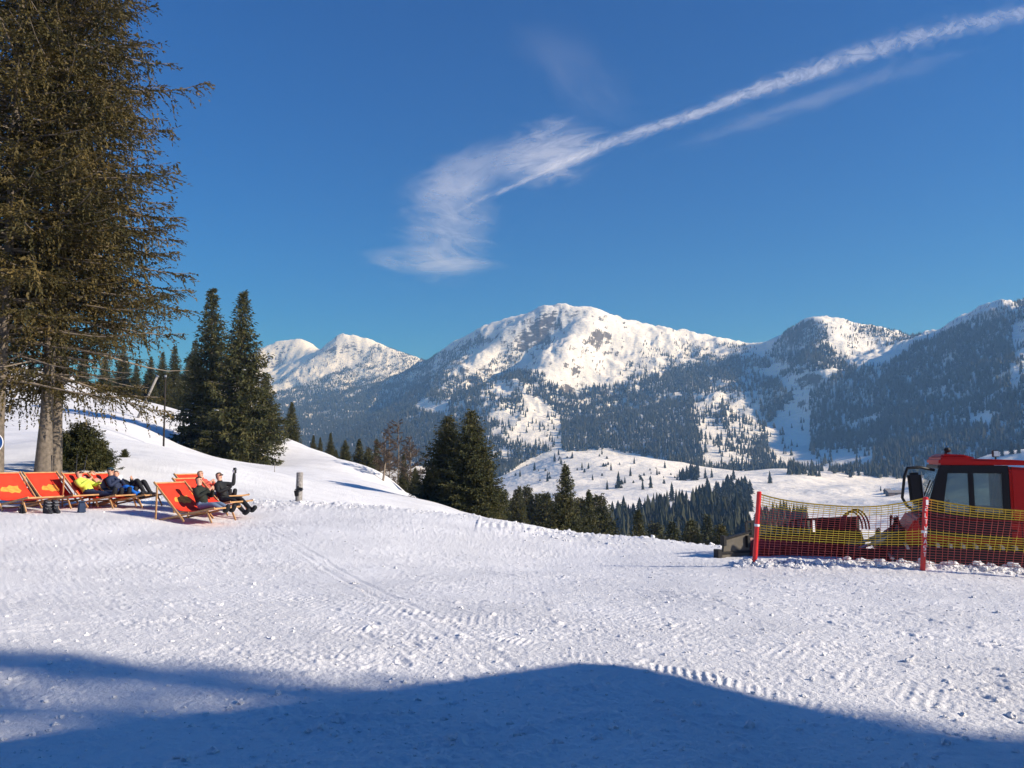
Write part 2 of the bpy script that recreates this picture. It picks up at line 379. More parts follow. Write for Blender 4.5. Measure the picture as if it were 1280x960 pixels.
# ================================================================ valley and mountains
far_px = [
 # far left peak, second left peak
 (330,441,5200),(350,425,5100),(376,424,5000),(388,430,5000),(404,441,5000),(430,446,5000),(340,465,4800),(362,452,4750),(330,490,4300),
 (345,484,4250),(372,460,4350),(398,443,4450),(421,421,4500),(447,422,4450),(470,428,4400),(500,438,4300),(524,448,4200),
 (400,470,4100),(440,455,4250),(430,500,3500),(380,510,3600),(470,480,3800),(480,520,3000),(430,545,2600),(350,540,2800),(510,470,3950),(540,462,3800),(520,500,3300),
 # main summit ridge
 (545,441,3550),(562,431,3500),(582,421,3420),(600,413,3350),(640,400,3230),(660,391,3180),(682,387,3150),(715,388,3120),(740,389,3080),(770,397,3130),(800,404,3180),(850,415,3220),(900,427,3160),(945,432,3000),
 # spur from the summit towards the lower left, gully on its left
 (735,405,2960),(718,425,2800),(700,447,2660),(676,470,2540),(650,487,2450),(620,500,2380),
 (705,402,3070),(688,422,3030),(662,447,3010),(636,470,2930),(604,492,2820),(640,425,3080),(610,447,3000),(580,468,2900),(600,430,3200),(565,452,3150),(545,475,3000),(555,500,2650),(590,520,2300),
 # lit snow face right of the spur
 (765,415,3010),(790,430,2950),(760,445,2850),(730,465,2620),(700,483,2500),(800,455,2760),(840,440,2900),(880,445,2850),(740,490,2480),(800,485,2500),(860,470,2600),
 # wooded middle slope
 (700,520,2250),(660,540,2050),(620,560,1900),(760,530,2100),(820,520,2150),(880,500,2250),(930,480,2400),(700,560,1850),(760,562,1800),(830,565,1720),(900,560,1700),(940,530,1950),(900,590,1480),(840,585,1560),
 # gully between the middle slope and the right-hand mountain
 (960,455,2520),(985,480,2330),(985,520,2050),(975,560,1850),(985,585,1600),
 # right-hand peak
 (970,424,2750),(988,412,2600),(1010,402,2520),(1032,400,2500),(1062,406,2550),(1100,416,2600),(1128,422,2500),(1040,425,2370),(1050,450,2220),(1090,440,2330),(1015,440,2290),(1005,465,2160),
 (1160,420,2300),(1200,405,2080),(1240,386,1930),(1280,374,1880),(1340,362,1820),(1430,350,1760),
 (1040,490,2020),(1100,480,1980),(1160,465,1900),(1220,440,1780),(1280,420,1700),(1040,540,1850),(1100,530,1720),(1160,520,1600),(1220,510,1500),(1280,490,1430),(1360,470,1380),
 (1030,575,1600),(1100,575,1400),(1180,592,1250),(1235,588,1080),(1380,540,1000),
 # bright foothill meadow and the dip behind it
 (640,606,1250),(665,587,1330),(690,573,1380),(730,567,1420),(780,569,1460),(825,576,1480),(640,618,1050),(700,600,1120),(760,590,1200),(820,590,1250),(700,618,960),
 # valley meadow
 (745,630,800),(800,616,880),(860,606,960),(930,597,1080),(1000,592,1180),(1060,592,1200),(1120,598,1120),(1130,625,850),(1050,625,800),(960,628,760),(860,634,720),(770,645,650),
 (780,665,520),(860,668,490),(940,670,480),(1000,650,600),(1080,660,540),(1180,650,600),
 (640,640,600),(600,640,700),(560,640,900),(500,620,1300),
 (1215,600,980),(1245,574,900),(1285,566,880),(1260,596,760),(1340,560,900),(1220,610,800),
]
far_pts = [W(*p) for p in far_px]
for px, d, z in ((640,130,-58),(800,130,-56),(900,130,-56),(1100,130,-58),(1300,130,-58),(300,130,-70),(100,130,-70),(-150,130,-70),(640,300,-64),(800,300,-60),(950,300,-58),(1100,300,-58),(1300,300,-50),(1450,500,-30),
                 (300,600,-80),(100,600,-60),(-150,600,-40),(400,1500,-60),(200,1500,-20),(0,1500,20),(-150,1500,40),(200,3000,200),(0,3000,300),(-150,3000,350),(300,2200,-20),
                 (700,1580,-40),(640,1500,-50),(800,1600,-30),(560,1500,-70),(590,1700,-40),
                 (340,6200,350),(450,5600,250),(560,4600,250),(680,4200,250),(800,4200,200),(950,3900,200),(1050,3500,150),(1200,3000,150),(1350,2700,200),(1450,2600,250),(200,5200,400),(0,5200,450),(-150,5200,450),
                 (340,6800,200),(800,6800,0),(1450,6800,0),(-150,6800,200),(1450,1200,100)):
    far_pts.append(((px - 640) / F * d, d, z))
_far = RBF(far_pts, 45., .5)
cols = np.linspace(-160, 1450, 900); dist = np.geomspace(118, 6900, 640)
PXc, YD = np.meshgrid(cols, dist)
XF, YF = (PXc - 640) / F * YD, YD

def far_ground(x, y):
    z = _far(x, y)
    hi = sstep(-10, 180, z)
    # ribs and gullies on the mountain sides
    wx = x + 60 * perlin(x / 300, y / 300); wy = y + 60 * perlin(x / 300 + 7, y / 300)
    hi = hi * (1 - .5 * sstep(430, 540, z))
    z = z + hi * (20 * fbm(wx / 420, wy / 420, 5, .5, True) - 17 + 8 * fbm(wx / 95, wy / 150, 4, .55, True) - 4)
    z = z + sstep(330, 560, z) * (6 * fbm(wx / 120, wy / 120, 3, .55, True) - 6)
    z = z + (1 - hi) * (9 * perlin(x / 170, y / 170) + 4 * perlin(x / 65, y / 65)) * sstep(200, 500, y)
    return z
ZF = far_ground(XF, YF)

def mountain_material():
    m = bpy.data.materials.new('mountain_snow_and_rock'); m.use_nodes = True; nt = m.node_tree; b = nt.nodes['Principled BSDF']
    b.inputs['Roughness'].default_value = .8; b.inputs['Specular IOR Level'].default_value = .1
    g = nt.nodes.new('ShaderNodeNewGeometry'); sx = nt.nodes.new('ShaderNodeSeparateXYZ'); nt.links.new(g.outputs['True Normal'], sx.inputs[0])
    n = nt.nodes.new('ShaderNodeTexNoise'); n.inputs['Scale'].default_value = .032; n.inputs['Detail'].default_value = 9; n.inputs['Roughness'].default_value = .7
    mp = nt.nodes.new('ShaderNodeMapping'); mp.inputs['Scale'].default_value = (1, 1, 2.2); nt.links.new(g.outputs['Position'], mp.inputs[0]); nt.links.new(mp.outputs[0], n.inputs['Vector'])
    a = nt.nodes.new('ShaderNodeMath'); a.operation = 'MULTIPLY_ADD'; a.inputs[1].default_value = .55; nt.links.new(n.outputs['Fac'], a.inputs[0]); nt.links.new(sx.outputs['Z'], a.inputs[2])
    mr = nt.nodes.new('ShaderNodeMapRange'); mr.inputs[1].default_value = .885; mr.inputs[2].default_value = .93; nt.links.new(a.outputs[0], mr.inputs[0])
    mx = nt.nodes.new('ShaderNodeMix'); mx.data_type = 'RGBA'; mx.inputs['A'].default_value = (.13, .115, .10, 1); mx.inputs['B'].default_value = (.84, .85, .87, 1)
    nt.links.new(mr.outputs[0], mx.inputs['Factor']); nt.links.new(mx.outputs['Result'], b.inputs['Base Color'])
    n2 = nt.nodes.new('ShaderNodeTexNoise'); n2.inputs['Scale'].default_value = .05; n2.inputs['Detail'].default_value = 6; nt.links.new(mp.outputs[0], n2.inputs['Vector'])
    bp = nt.nodes.new('ShaderNodeBump'); bp.inputs['Strength'].default_value = .5; bp.inputs['Distance'].default_value = 9
    nt.links.new(n2.outputs['Fac'], bp.inputs['Height']); nt.links.new(bp.outputs[0], b.inputs['Normal'])
    return m
M_MOUNT = mountain_material()
t_ob = obj_np('mountains', np.stack([XF, YF, ZF], -1).reshape(-1, 3), grid_faces(len(dist), len(cols)), M_MOUNT, smooth=True)
tag(t_ob, kind='structure')

# ---------------------------------------------------------------- the air between here and the mountains
def haze_box():
    mb = MB(); x0, x1, y0, y1, z0, z1 = -6600, 6600, -300, 7000, -140, 870
    mb.box(((x0 + x1) / 2, (y0 + y1) / 2, (z0 + z1) / 2), (x1 - x0, y1 - y0, z1 - z0))
    m = bpy.data.materials.new('thin_valley_air'); m.use_nodes = True; nt = m.node_tree
    for n in list(nt.nodes):
        if n.type != 'OUTPUT_MATERIAL': nt.nodes.remove(n)
    out = [n for n in nt.nodes if n.type == 'OUTPUT_MATERIAL'][0]
    v = nt.nodes.new('ShaderNodeVolumePrincipled'); v.inputs['Color'].default_value = (.22, .47, 1, 1); v.inputs['Density'].default_value = 2.1e-4; v.inputs['Absorption Color'].default_value = (1, 1, 1, 1); v.inputs['Anisotropy'].default_value = .1
    nt.links.new(v.outputs[0], out.inputs['Volume'])
    o = mb.build('haze', m); tag(o, 'thin blue winter haze filling the valley air', 'haze', kind='stuff')
    return o
haze_box()
# ================================================================ trees
def foliage_mat(name, c1, c2, c3, scale=1.3, trans=.15):
    m = bpy.data.materials.new(name); m.use_nodes = True; nt = m.node_tree; b = nt.nodes['Principled BSDF']
    b.inputs['Roughness'].default_value = .65; b.inputs['Specular IOR Level'].default_value = .2
    tc = nt.nodes.new('ShaderNodeTexCoord'); n = nt.nodes.new('ShaderNodeTexNoise'); n.inputs['Scale'].default_value = scale; n.inputs['Detail'].default_value = 6; n.inputs['Roughness'].default_value = .75
    nt.links.new(tc.outputs['Object'], n.inputs['Vector'])
    cr = nt.nodes.new('ShaderNodeValToRGB'); e = cr.color_ramp.elements
    e[0].position = .32; e[0].color = (*c1, 1); e[1].position = .68; e[1].color = (*c3, 1)
    k = e.new(.5); k.color = (*c2, 1)
    nt.links.new(n.outputs['Fac'], cr.inputs[0]); nt.links.new(cr.outputs[0], b.inputs['Base Color'])
    tr = nt.nodes.new('ShaderNodeBsdfTranslucent'); nt.links.new(cr.outputs[0], tr.inputs['Color'])
    ms = nt.nodes.new('ShaderNodeMixShader'); ms.inputs[0].default_value = trans
    out = [x for x in nt.nodes if x.type == 'OUTPUT_MATERIAL'][0]
    nt.links.new(b.outputs[0], ms.inputs[1]); nt.links.new(tr.outputs[0], ms.inputs[2]); nt.links.new(ms.outputs[0], out.inputs['Surface'])
    return m

M_NEEDLE_NEAR = foliage_mat('sun_and_shade_spruce_needles', (.030, .036, .014), (.078, .062, .021), (.17, .118, .036), .55)  # brown-olive needles; the noise ramp also carries shaded green and sunlit gold
M_NEEDLE_MID = foliage_mat('spruce_needles', (.028, .038, .015), (.066, .070, .026), (.135, .115, .042), .9)
M_NEEDLE_FAR = foliage_mat('far_spruce_needles', (.016, .024, .014), (.028, .036, .018), (.05, .05, .025), .05, .05)
M_BARK = mat('grey_spruce_bark', (.145, .12, .095), .9, var=.35, vscale=9, bump=.9, bscale=14)
M_TWIG = mat('bare_grey_twigs', (.22, .18, .14), .85, var=.2)
M_BRUSH = foliage_mat('bare_brown_twigs', (.05, .038, .028), (.085, .062, .045), (.12, .088, .062), 2.0, .1)
M_CAP = mat('snow_lying_on_branches', (.84, .86, .9), .7)

def curve_tube(P, r, n):
    """P (k,3), r (k) -> tube verts/faces with n sides, fast."""
    k = len(P); d = np.gradient(P, axis=0); d /= np.linalg.norm(d, axis=1, keepdims=True) + 1e-9
    ref = np.where(np.abs(d[:, 2:3]) > .9, [[1., 0, 0]], [[0, 0, 1.]])
    x = np.cross(d, ref); x /= np.linalg.norm(x, axis=1, keepdims=True) + 1e-9; y = np.cross(d, x)
    a = np.arange(n) * 2 * np.pi / n
    V = P[:, None] + (x[:, None] * np.cos(a)[None, :, None] + y[:, None] * np.sin(a)[None, :, None]) * r[:, None, None]
    return V.reshape(-1, 3), grid_faces(k, n, True)

class Acc:
    def __init__(s): s.v = []; s.f = []; s.n = 0
    def add(s, V, Fc): s.v.append(V); s.f.append(np.asarray(Fc) + s.n); s.n += len(V)
    def get(s): return np.concatenate(s.v), np.concatenate(s.f)

def spruce(seed, h, Rm, base, trunk_r, dz, per, twig_step, tuft_step, tuft_len, tuft_w, droop=.25, power=.85, hang=.25, rise=(-.22, .6), sparse_low=0.0, full=1.0, wood_n=4, zj=.5, longb=.05):
    """Trunk + limbs and needle sprays of one spruce; returns (trunk, limbs, needles, caps) as (V,F)."""
    g = np.random.RandomState(seed)
    kz = np.linspace(0, 1, 14); lean = g.uniform(-.012, .012, 2) * h
    ctr = np.stack([lean[0] * kz ** 2, lean[1] * kz ** 2, kz * h], -1)
    flare = 1 + .55 * np.exp(-kz * h / (trunk_r * 2.0))
    trunk = curve_tube(ctr, trunk_r * (1 - kz) ** .8 * flare + .006, 12)
    limbs, needles, caps = Acc(), Acc(), Acc()
    z = base; ph = g.uniform(0, 6)
    TV = []
    while z < h * .985:
        t = (z - base) / (h - base)
        nb = max(3, int(round(per * g.uniform(.75, 1.2) * (1 - .35 * t))))
        for b in range(nb):
            ph += 2.39996 + g.normal(0, .35)
            zz = z + g.uniform(-zj, zj) * dz
            prof = (1 - t) ** power * (min(1, .72 + 1.9 * t))
            L = Rm * prof * g.uniform(.50, 1.18) + .04 * h * .2
            if g.rand() < longb: L *= 1.25
            e = rise[0] + (rise[1] - rise[0]) * t + g.normal(0, .08)
            dh = np.array([math.cos(ph), math.sin(ph), 0]); sd_ = np.array([-dh[1], dh[0], 0])
            s = np.linspace(0, 1, 7)
            bend = g.normal(0, .06)
            up = L * (e * s - droop * s ** 2 * (1 - .5 * t) + .20 * s ** 4)
            c0 = np.array([np.interp(zz, ctr[:, 2], ctr[:, 0]), np.interp(zz, ctr[:, 2], ctr[:, 1]), zz])
            P = c0 + dh * (L * s)[:, None] + sd_ * (L * bend * s ** 2)[:, None] + np.array([0, 0, 1.]) * up[:, None]
            limbs.add(*curve_tube(P, (.012 + .011 * L) * (1 - s * .85) * (trunk_r / .35) ** .3, 3 if wood_n < 4 else 4))
            if sparse_low and t < sparse_low and g.rand() < .55 * (1 - t / sparse_low): continue
            m = max(3, int(L / twig_step)); ts = np.linspace(.10 + .12 * (1 - t), 1.0, m) ** .9
            ts = np.repeat(ts, 2); side = np.tile([1., -1.], m)
            k = len(ts)
            ts = np.clip(ts + g.uniform(-.5, .5, k) / m, .05, 1)
            keep = g.rand(k) < full; ts = ts[keep]; side = side[keep]; k = len(ts)
            if k == 0: continue
            p0 = np.stack([np.interp(ts, s, P[:, i]) for i in range(3)], -1)
            tl = np.clip(.42 * L * (1 - ts) ** .6 + .10 * L * .3 + .10, .12, 1.15 * Rm * .28) * g.uniform(.6, 1.15, k)
            an = side * g.uniform(.7, 1.25, k) * (1 - .35 * ts)
            hg = g.rand(k) < hang
            dirs = dh * np.cos(an)[:, None] + sd_ * np.sin(an)[:, None]
            dirs[:, 2] += -.22 + g.normal(0, .16, k) + .25 * t
            dirs[hg] = dirs[hg] * .35 + np.array([0, 0, -.9])
            dirs /= np.linalg.norm(dirs, axis=1, keepdims=True)
            # tufts along the twigs
            nt_ = np.maximum(1, (tl / tuft_step).astype(int)); idx = np.repeat(np.arange(k), nt_)
            fr = (np.arange(len(idx)) - np.repeat(np.cumsum(nt_) - nt_, nt_) + g.rand(len(idx))) / nt_[idx]
            q = p0[idx] + dirs[idx] * (tl[idx] * fr)[:, None]; q[:, 2] -= .18 * tl[idx] * fr ** 2
            TV.append((q, dirs[idx], tl[idx] * 0 + (1 - .35 * fr)))
        z += dz * (1 - .45 * t)
    q = np.concatenate([a[0] for a in TV]); d = np.concatenate([a[1] for a in TV]); sc = np.concatenate([a[2] for a in TV])
    n = len(q)
    d = d + g.normal(0, .38, (n, 3)); d /= np.linalg.norm(d, axis=1, keepdims=True)
    u = np.cross(d, g.normal(0, 1, (n, 3)) + np.array([0, 0, 1.6])); u /= np.linalg.norm(u, axis=1, keepdims=True)
    l = tuft_len * sc * g.uniform(.65, 1.25, n); w = tuft_w * sc * g.uniform(.7, 1.3, n)
    a = q - d * (l * .2)[:, None]; tip = q + d * (l * .8)[:, None]; md = q + d * (l * .22)[:, None]
    md = md + np.array([0, 0, 1]) * (w * .25)[:, None]
    V = np.stack([a, md + u * (w * .5)[:, None], tip, md - u * (w * .5)[:, None]], 1).reshape(-1, 3)
    Fq = np.arange(n * 4).reshape(n, 4)
    return trunk, limbs.get(), (V, Fq), q

def snow_pads(q, n, seed, size):
    g = np.random.RandomState(seed); r_ = np.hypot(q[:, 0], q[:, 1]); idx = np.nonzero((q[:, 2] < q[:, 2].max() * .72))[0]; pick = g.choice(idx, n); V = []; Fc = []
    for i, k in enumerate(pick):
        a = np.arange(7) * 2 * np.pi / 7; rr_ = size * g.uniform(.5, 1.3) * g.uniform(.6, 1.2, 7); c = q[k] * np.array([1.03, 1.03, 1]) + np.array([0, 0, .07]); o = len(V)
        V += [tuple(c + np.array([0, 0, size * .35]))] + [tuple(c + np.array([rr_[j] * math.cos(a[j]) * 1.4, rr_[j] * math.sin(a[j]), g.uniform(-.06, .02)])) for j in range(7)]
        Fc += [(o, o + 1 + j, o + 1 + (j + 1) % 7) for j in range(7)]
    return np.array(V), np.array(Fc)

def tree_thing(name, label, cat, parts, mats, group=None, bark=None, pads=0):
    e = empty(name); tag(e, label, cat, group)
    tr, li, ne, q = parts
    t = obj_np('trunk', *tr, M_BARK if bark is None else bark, e, smooth=True)
    obj_np('branches', *li, M_TWIG, t, smooth=True)
    cw = obj_np('crown', *ne, mats, e)
    if pads: obj_np('snow_patches', *snow_pads(q, pads, 3, .20), M_CAP, cw, smooth=True)['kind'] = 'stuff'
    return e

def place(e, x, y, z, rz=0, s=1.0, label=None, group=None, first=False, sz=None):
    c = e if first else copy_tree(e)
    c.location = (x, y, z); c.rotation_euler = (0, 0, rz); c.scale = (s, s, s if sz is None else sz)
    if label: c['label'] = label
    if group: c['group'] = group
    return c

# --- the tall spruces by the deck chairs
rs = np.random.RandomState(3)
big = spruce(11, 33, 4.5, 4.0, .20, .52, 9, .20, .075, .20, .085, droop=.26, power=.85, hang=.26, rise=(-.06, .50), sparse_low=.10, zj=.16, longb=.14, full=.85)
tall = tree_thing('spruce_tree', 'tall brown-green spruce with a bare grey lower trunk behind the red deck chairs', 'tree', big, M_NEEDLE_NEAR, 'tall spruces on the left')
tall.rotation_euler = (0, 0, 1.0)
tx = W(53, 607, 27); place(tall, tx[0], 27, gz(tx[0], 27) - .1, 1.0, 1.0, first=True)
for px, Y, rz, s, lab in ((71, 29.2, 3.3, .93, 'dark-trunked spruce standing right behind the tall grey-trunked one'),
                          (-2, 25.5, 5.1, .90, 'spruce with a dark trunk and blue sign, cut by the left edge')):
    x = (px - 640) / F * Y; place(tall, x, Y, gz(x, Y) - .1, rz, s, lab)
x = (-70 - 640) / F * 33; place(tall, x, 33, gz(x, 33) - .1, 2.2, .72, 'spruce outside the left edge whose boughs reach over the empty chair')

# --- spruces in the middle distance: four shapes, copied
MG = 'spruces on the slope and crest'
def midspruce(seed, h, Rm, base=.25, **k):
    a = dict(trunk_r=.013 * h, dz=.020 * h, per=11, twig_step=.22, tuft_step=.19, tuft_len=.50, tuft_w=.19, droop=.20, power=1.0, hang=.22, rise=(-.28, .55)); a.update(k)
    return spruce(seed, h, Rm, base, **a)
kinds = [tree_thing('spruce_tree', 'x', 'tree', midspruce(21, 17, 4.2, .3), M_NEEDLE_MID, pads=34),
         tree_thing('spruce_tree', 'x', 'tree', midspruce(22, 17, 4.6, .6), M_NEEDLE_MID, pads=16),
         tree_thing('spruce_tree', 'x', 'tree', midspruce(23, 10, 3.6, .1, power=.78, per=11, twig_step=.15, tuft_step=.13, tuft_len=.33, tuft_w=.13), M_NEEDLE_MID),
         tree_thing('spruce_tree', 'x', 'tree', midspruce(24, 9, 2.6, .1, per=11, twig_step=.15, tuft_step=.13, tuft_len=.33, tuft_w=.13), M_NEEDLE_MID)]
H0 = [17, 17, 10, 9]
used = [False] * 4
def mid(k, px, top, Y, rz, label, base_drop=0.0, wide=1.0, ground_z=None):
    """Tree of kind k standing at pixel column px, distance Y, tall enough to reach pixel row top."""
    x = (px - 640) / F * Y; z = gz(x, Y) if ground_z is None else ground_z
    z -= .15 + base_drop
    ht = W(px, top, Y)[2] - z; s = ht / H0[k]
    first = not used[k]; used[k] = True
    e = kinds[k] if first else copy_tree(kinds[k])
    e.location = (x, Y, z); e.rotation_euler = (0, 0, rz); e.scale = (s * wide, s * wide, s)
    e['label'] = label; e['group'] = MG; return e
mid(0, 262, 360, 84, .3, 'left one of the two big dark spruces on the snowy slope')
mid(1, 299, 364, 80, 2.1, 'right one of the two big dark spruces, with the widest crown')
mid(0, 330, 470, 92, 4.0, 'dark spruce half hidden at the right side of the big pair', wide=1.5)
mid(3, 364, 503, 112, 1.0, 'lone small spruce on the snow skyline right of the big pair')
mid(2, 561, 520, 60, .5, 'bushy left spruce of the leaning pair on the crest', wide=1.15)
mid(2, 589, 513, 58, 3.5, 'taller right spruce of the pair on the crest', wide=1.0)
mid(3, 606, 560, 57, 1.5, 'low spruce leaning out to the right of the crest pair', wide=1.1)
mid(3, 536, 588, 63, 2.5, 'low dark spruce at the left foot of the crest pair', wide=1.3)
mid(3, 706, 581, 64, .8, 'pointed spruce alone on the rim right of the crest pair', wide=.92)
mid(3, 735, 613, 72, 4.2, 'narrow grey-green spruce close behind the pointed one', wide=.7)
mid(3, 797, 638, 82, 2.2, 'small bushy spruce peeping over the rim left of centre of the net', wide=.85)
mid(3, 836, 652, 95, 5.2, 'tiny spruce tip over the rim left of the broad brown one')
mid(2, 862, 650, 80, 1.2, 'broad brown-green spruce top over the rim')
mid(2, 897, 655, 78, 4.4, 'spruce top showing just left of the groomer blade')
mid(3, 935, 660, 84, 3.0, 'spruce top behind the grey blade wing')
mid(3, 1092, 660, 70, 3.0, 'spruce showing in the gap between groomer cab and blade', wide=.8)
mid(3, 1108, 664, 74, 1.0, 'second spruce in the gap beside the groomer cab', wide=.8)
# small ones along the skyline of the white slope
for i, (px, top, Y, k, w, lab) in enumerate((
    (392, 544, 118, 3, .8, 'first small spruce of the skyline row, nearest the lone one'), (401, 547, 121, 3, .7, 'thin second spruce of the skyline row'),
    (414, 541, 112, 3, .8, 'tallest narrow spruce of the skyline row'), (432, 550, 108, 2, .75, 'rounder spruce of the skyline row'),
    (421, 562, 105, 2, .8, 'low snowy shrub-like spruce under the skyline row'), (450, 549, 120, 3, .9, 'spruce of the skyline row with a bare gap to its left'),
    (461, 560, 116, 2, .9, 'squat spruce left of the bare larch'), (471, 549, 118, 3, .6, 'slim spruce just left of the bare larch'), (520, 585, 86, 2, .9, 'dark spruce at the lower end of the skyline row'),
    (506, 568, 96, 3, .8, 'spruce tucked behind the bare larch'), (532, 600, 78, 2, 1.0, 'bushy spruce where the skyline row meets the crest pair'))):
    mid(k, px, top, Y, i * 1.7, lab, wide=w)
# dark wood on the hill behind the tall spruces
for i, (px, top, Y) in enumerate(((216, 432, 150), (200, 440, 146), (232, 446, 140), (186, 446, 150), (240, 425, 152), (222, 470, 132), (168, 452, 145), (150, 430, 150), (128, 440, 142), (206, 475, 138), (100, 436, 150), (72, 430, 145), (190, 470, 136))):
    mid(i % 2, px, top, Y, i * 2.1, 'dark spruce in the wood on the hill behind the tall spruces', wide=1.0)['group'] = 'wood on the hill at the left'

g = np.random.RandomState(77)
for i, px in enumerate(np.linspace(622, 745, 24)):
    e = mid((0, 1, 3, 2)[i % 4], px + g.uniform(-3, 3), (606 if px < 690 else 616) + 12 * g.rand() + (10 if i % 3 == 0 else 0), g.uniform(92, 150), i * 1.9, 'dark spruce in the wood below the rim around the pointed spruce', wide=g.uniform(.8, 1.0)); e['group'] = 'wood below the rim'
for i, px in enumerate((762, 818, 880)):
    e = mid((3, 2)[i % 2], px, 640 + 14 * g.rand(), g.uniform(105, 150), i * 2.3, 'green spruce peeping over the rim between pointed spruce and blade', wide=g.uniform(.8, 1.0)); e['group'] = 'spruces along the rim'
# --- bare larch and brown bushes
def bare_tree(seed, h, spread, nb=46, dens=1.0):
    g = np.random.RandomState(seed); kz = np.linspace(0, 1, 9)
    ctr = np.stack([.2 * np.sin(kz * 3), .1 * kz, kz * h], -1)
    tr = curve_tube(ctr, .14 * (1 - kz * .93), 7); li = Acc(); fi = []
    for b in range(nb):
        z = h * g.uniform(.22, .97); t = z / h; a = g.uniform(0, 6.28); L = spread * (1.15 - t) * g.uniform(.5, 1.2); e = g.uniform(.1, .75)
        s = np.linspace(0, 1, 5); dh = np.array([math.cos(a), math.sin(a), 0]); wig = g.normal(0, .05, (5, 3)) * L * s[:, None]
        P = np.array([0, 0, z]) + dh * (L * s)[:, None] + np.array([0, 0, 1]) * (L * e * s)[:, None] + wig
        li.add(*curve_tube(P, .03 * (1 - .8 * s), 3))
        for k in range(int(44 * dens)):
            f = g.uniform(.2, 1); p = np.array([np.interp(f, s, P[:, i]) for i in range(3)])
            d = dh * .5 + g.normal(0, .6, 3) + np.array([0, 0, .35]); d /= np.linalg.norm(d); fi.append((p, d, L * g.uniform(.12, .32)))
    q = np.array([x[0] for x in fi]); d = np.array([x[1] for x in fi]); l = np.array([x[2] for x in fi]); n = len(q)
    u = np.cross(d, g.normal(0, 1, (n, 3))); u /= np.linalg.norm(u, axis=1, keepdims=True); w = .035
    V = np.stack([q + u * w, q - u * w, q + d * l[:, None]], 1).reshape(-1, 3)
    return tr, li.get(), (V, np.arange(3 * n).reshape(n, 3))
def bare_thing(px, top, Y, seed, label, spread, base_py=None):
    x = (px - 640) / F * Y; z = gz(x, Y) - .1; h = W(px, top, Y)[2] - z
    tr, li, fi = bare_tree(seed, h, spread)
    e = empty('bare_tree', (x, Y, z)); tag(e, label, 'tree', 'bare trees by the skyline row')
    t = obj_np('trunk', *tr, M_TWIG, e, smooth=True); obj_np('branches', *li, M_BRUSH, t); obj_np('crown', *fi, M_BRUSH, e)
bare_thing(480, 540, 84, 5, 'bare larch with a single visible trunk on the snow slope', 2.6)
bare_thing(497, 520, 100, 6, 'leafless brownish tree, the tallest in the thicket on the skyline', 4.2)
bare_thing(512, 545, 92, 7, 'reddish leafless tree at the right of the skyline thicket', 3.2)
bare_thing(486, 530, 110, 8, 'pale leafless tree at the back of the skyline thicket', 3.6)
bare_thing(760, 640, 150, 9, 'bare brown tree below the rim beside the pointed spruce', 4.0)

# --- shrub-like young spruce behind the tall trunks, and a dark sapling
sh = tree_thing('young_spruce', 'low spreading young spruce between the tall trunks and the slope', 'shrub', spruce(31, 2.6, 1.5, .05, .05, .12, 8, .07, .045, .16, .07, droop=.1, power=.6, hang=.1, rise=(.1, .7)), M_NEEDLE_MID)
x = (104 - 640) / F * 31; place(sh, x, 31, gz(x, 31) - .25, 0, .78, first=True, sz=.8)
x = (126 - 640) / F * 31.5; place(sh, x, 31.5, gz(x, 31.5) - .3, 2, .55, 'smaller spreading spruce bough sticking out of the slope to the right', sz=.55)
x = (88 - 640) / F * 33; place(sh, x, 33, gz(x, 33) - .3, 4, .6, 'thin young spruce close behind the dark trunk')
x = (158 - 640) / F * 36; s2 = place(sh, x, 36, gz(x, 36) - .1, 1, .17, 'tiny dark sapling alone on the white slope', sz=.2)

# ================================================================ woods and scattered trees on the far side
def inside(px, py, poly):
    p = np.array(poly, float); x0, y0 = p[:, 0], p[:, 1]; x1, y1 = np.roll(x0, -1), np.roll(y0, -1)
    r = np.zeros(len(px), bool)
    for a, b, c, d in zip(x0, y0, x1, y1):
        if b == d: continue
        r ^= ((b > py) != (d > py)) & (px < (c - a) * (py - b) / (d - b) + a)
    return r
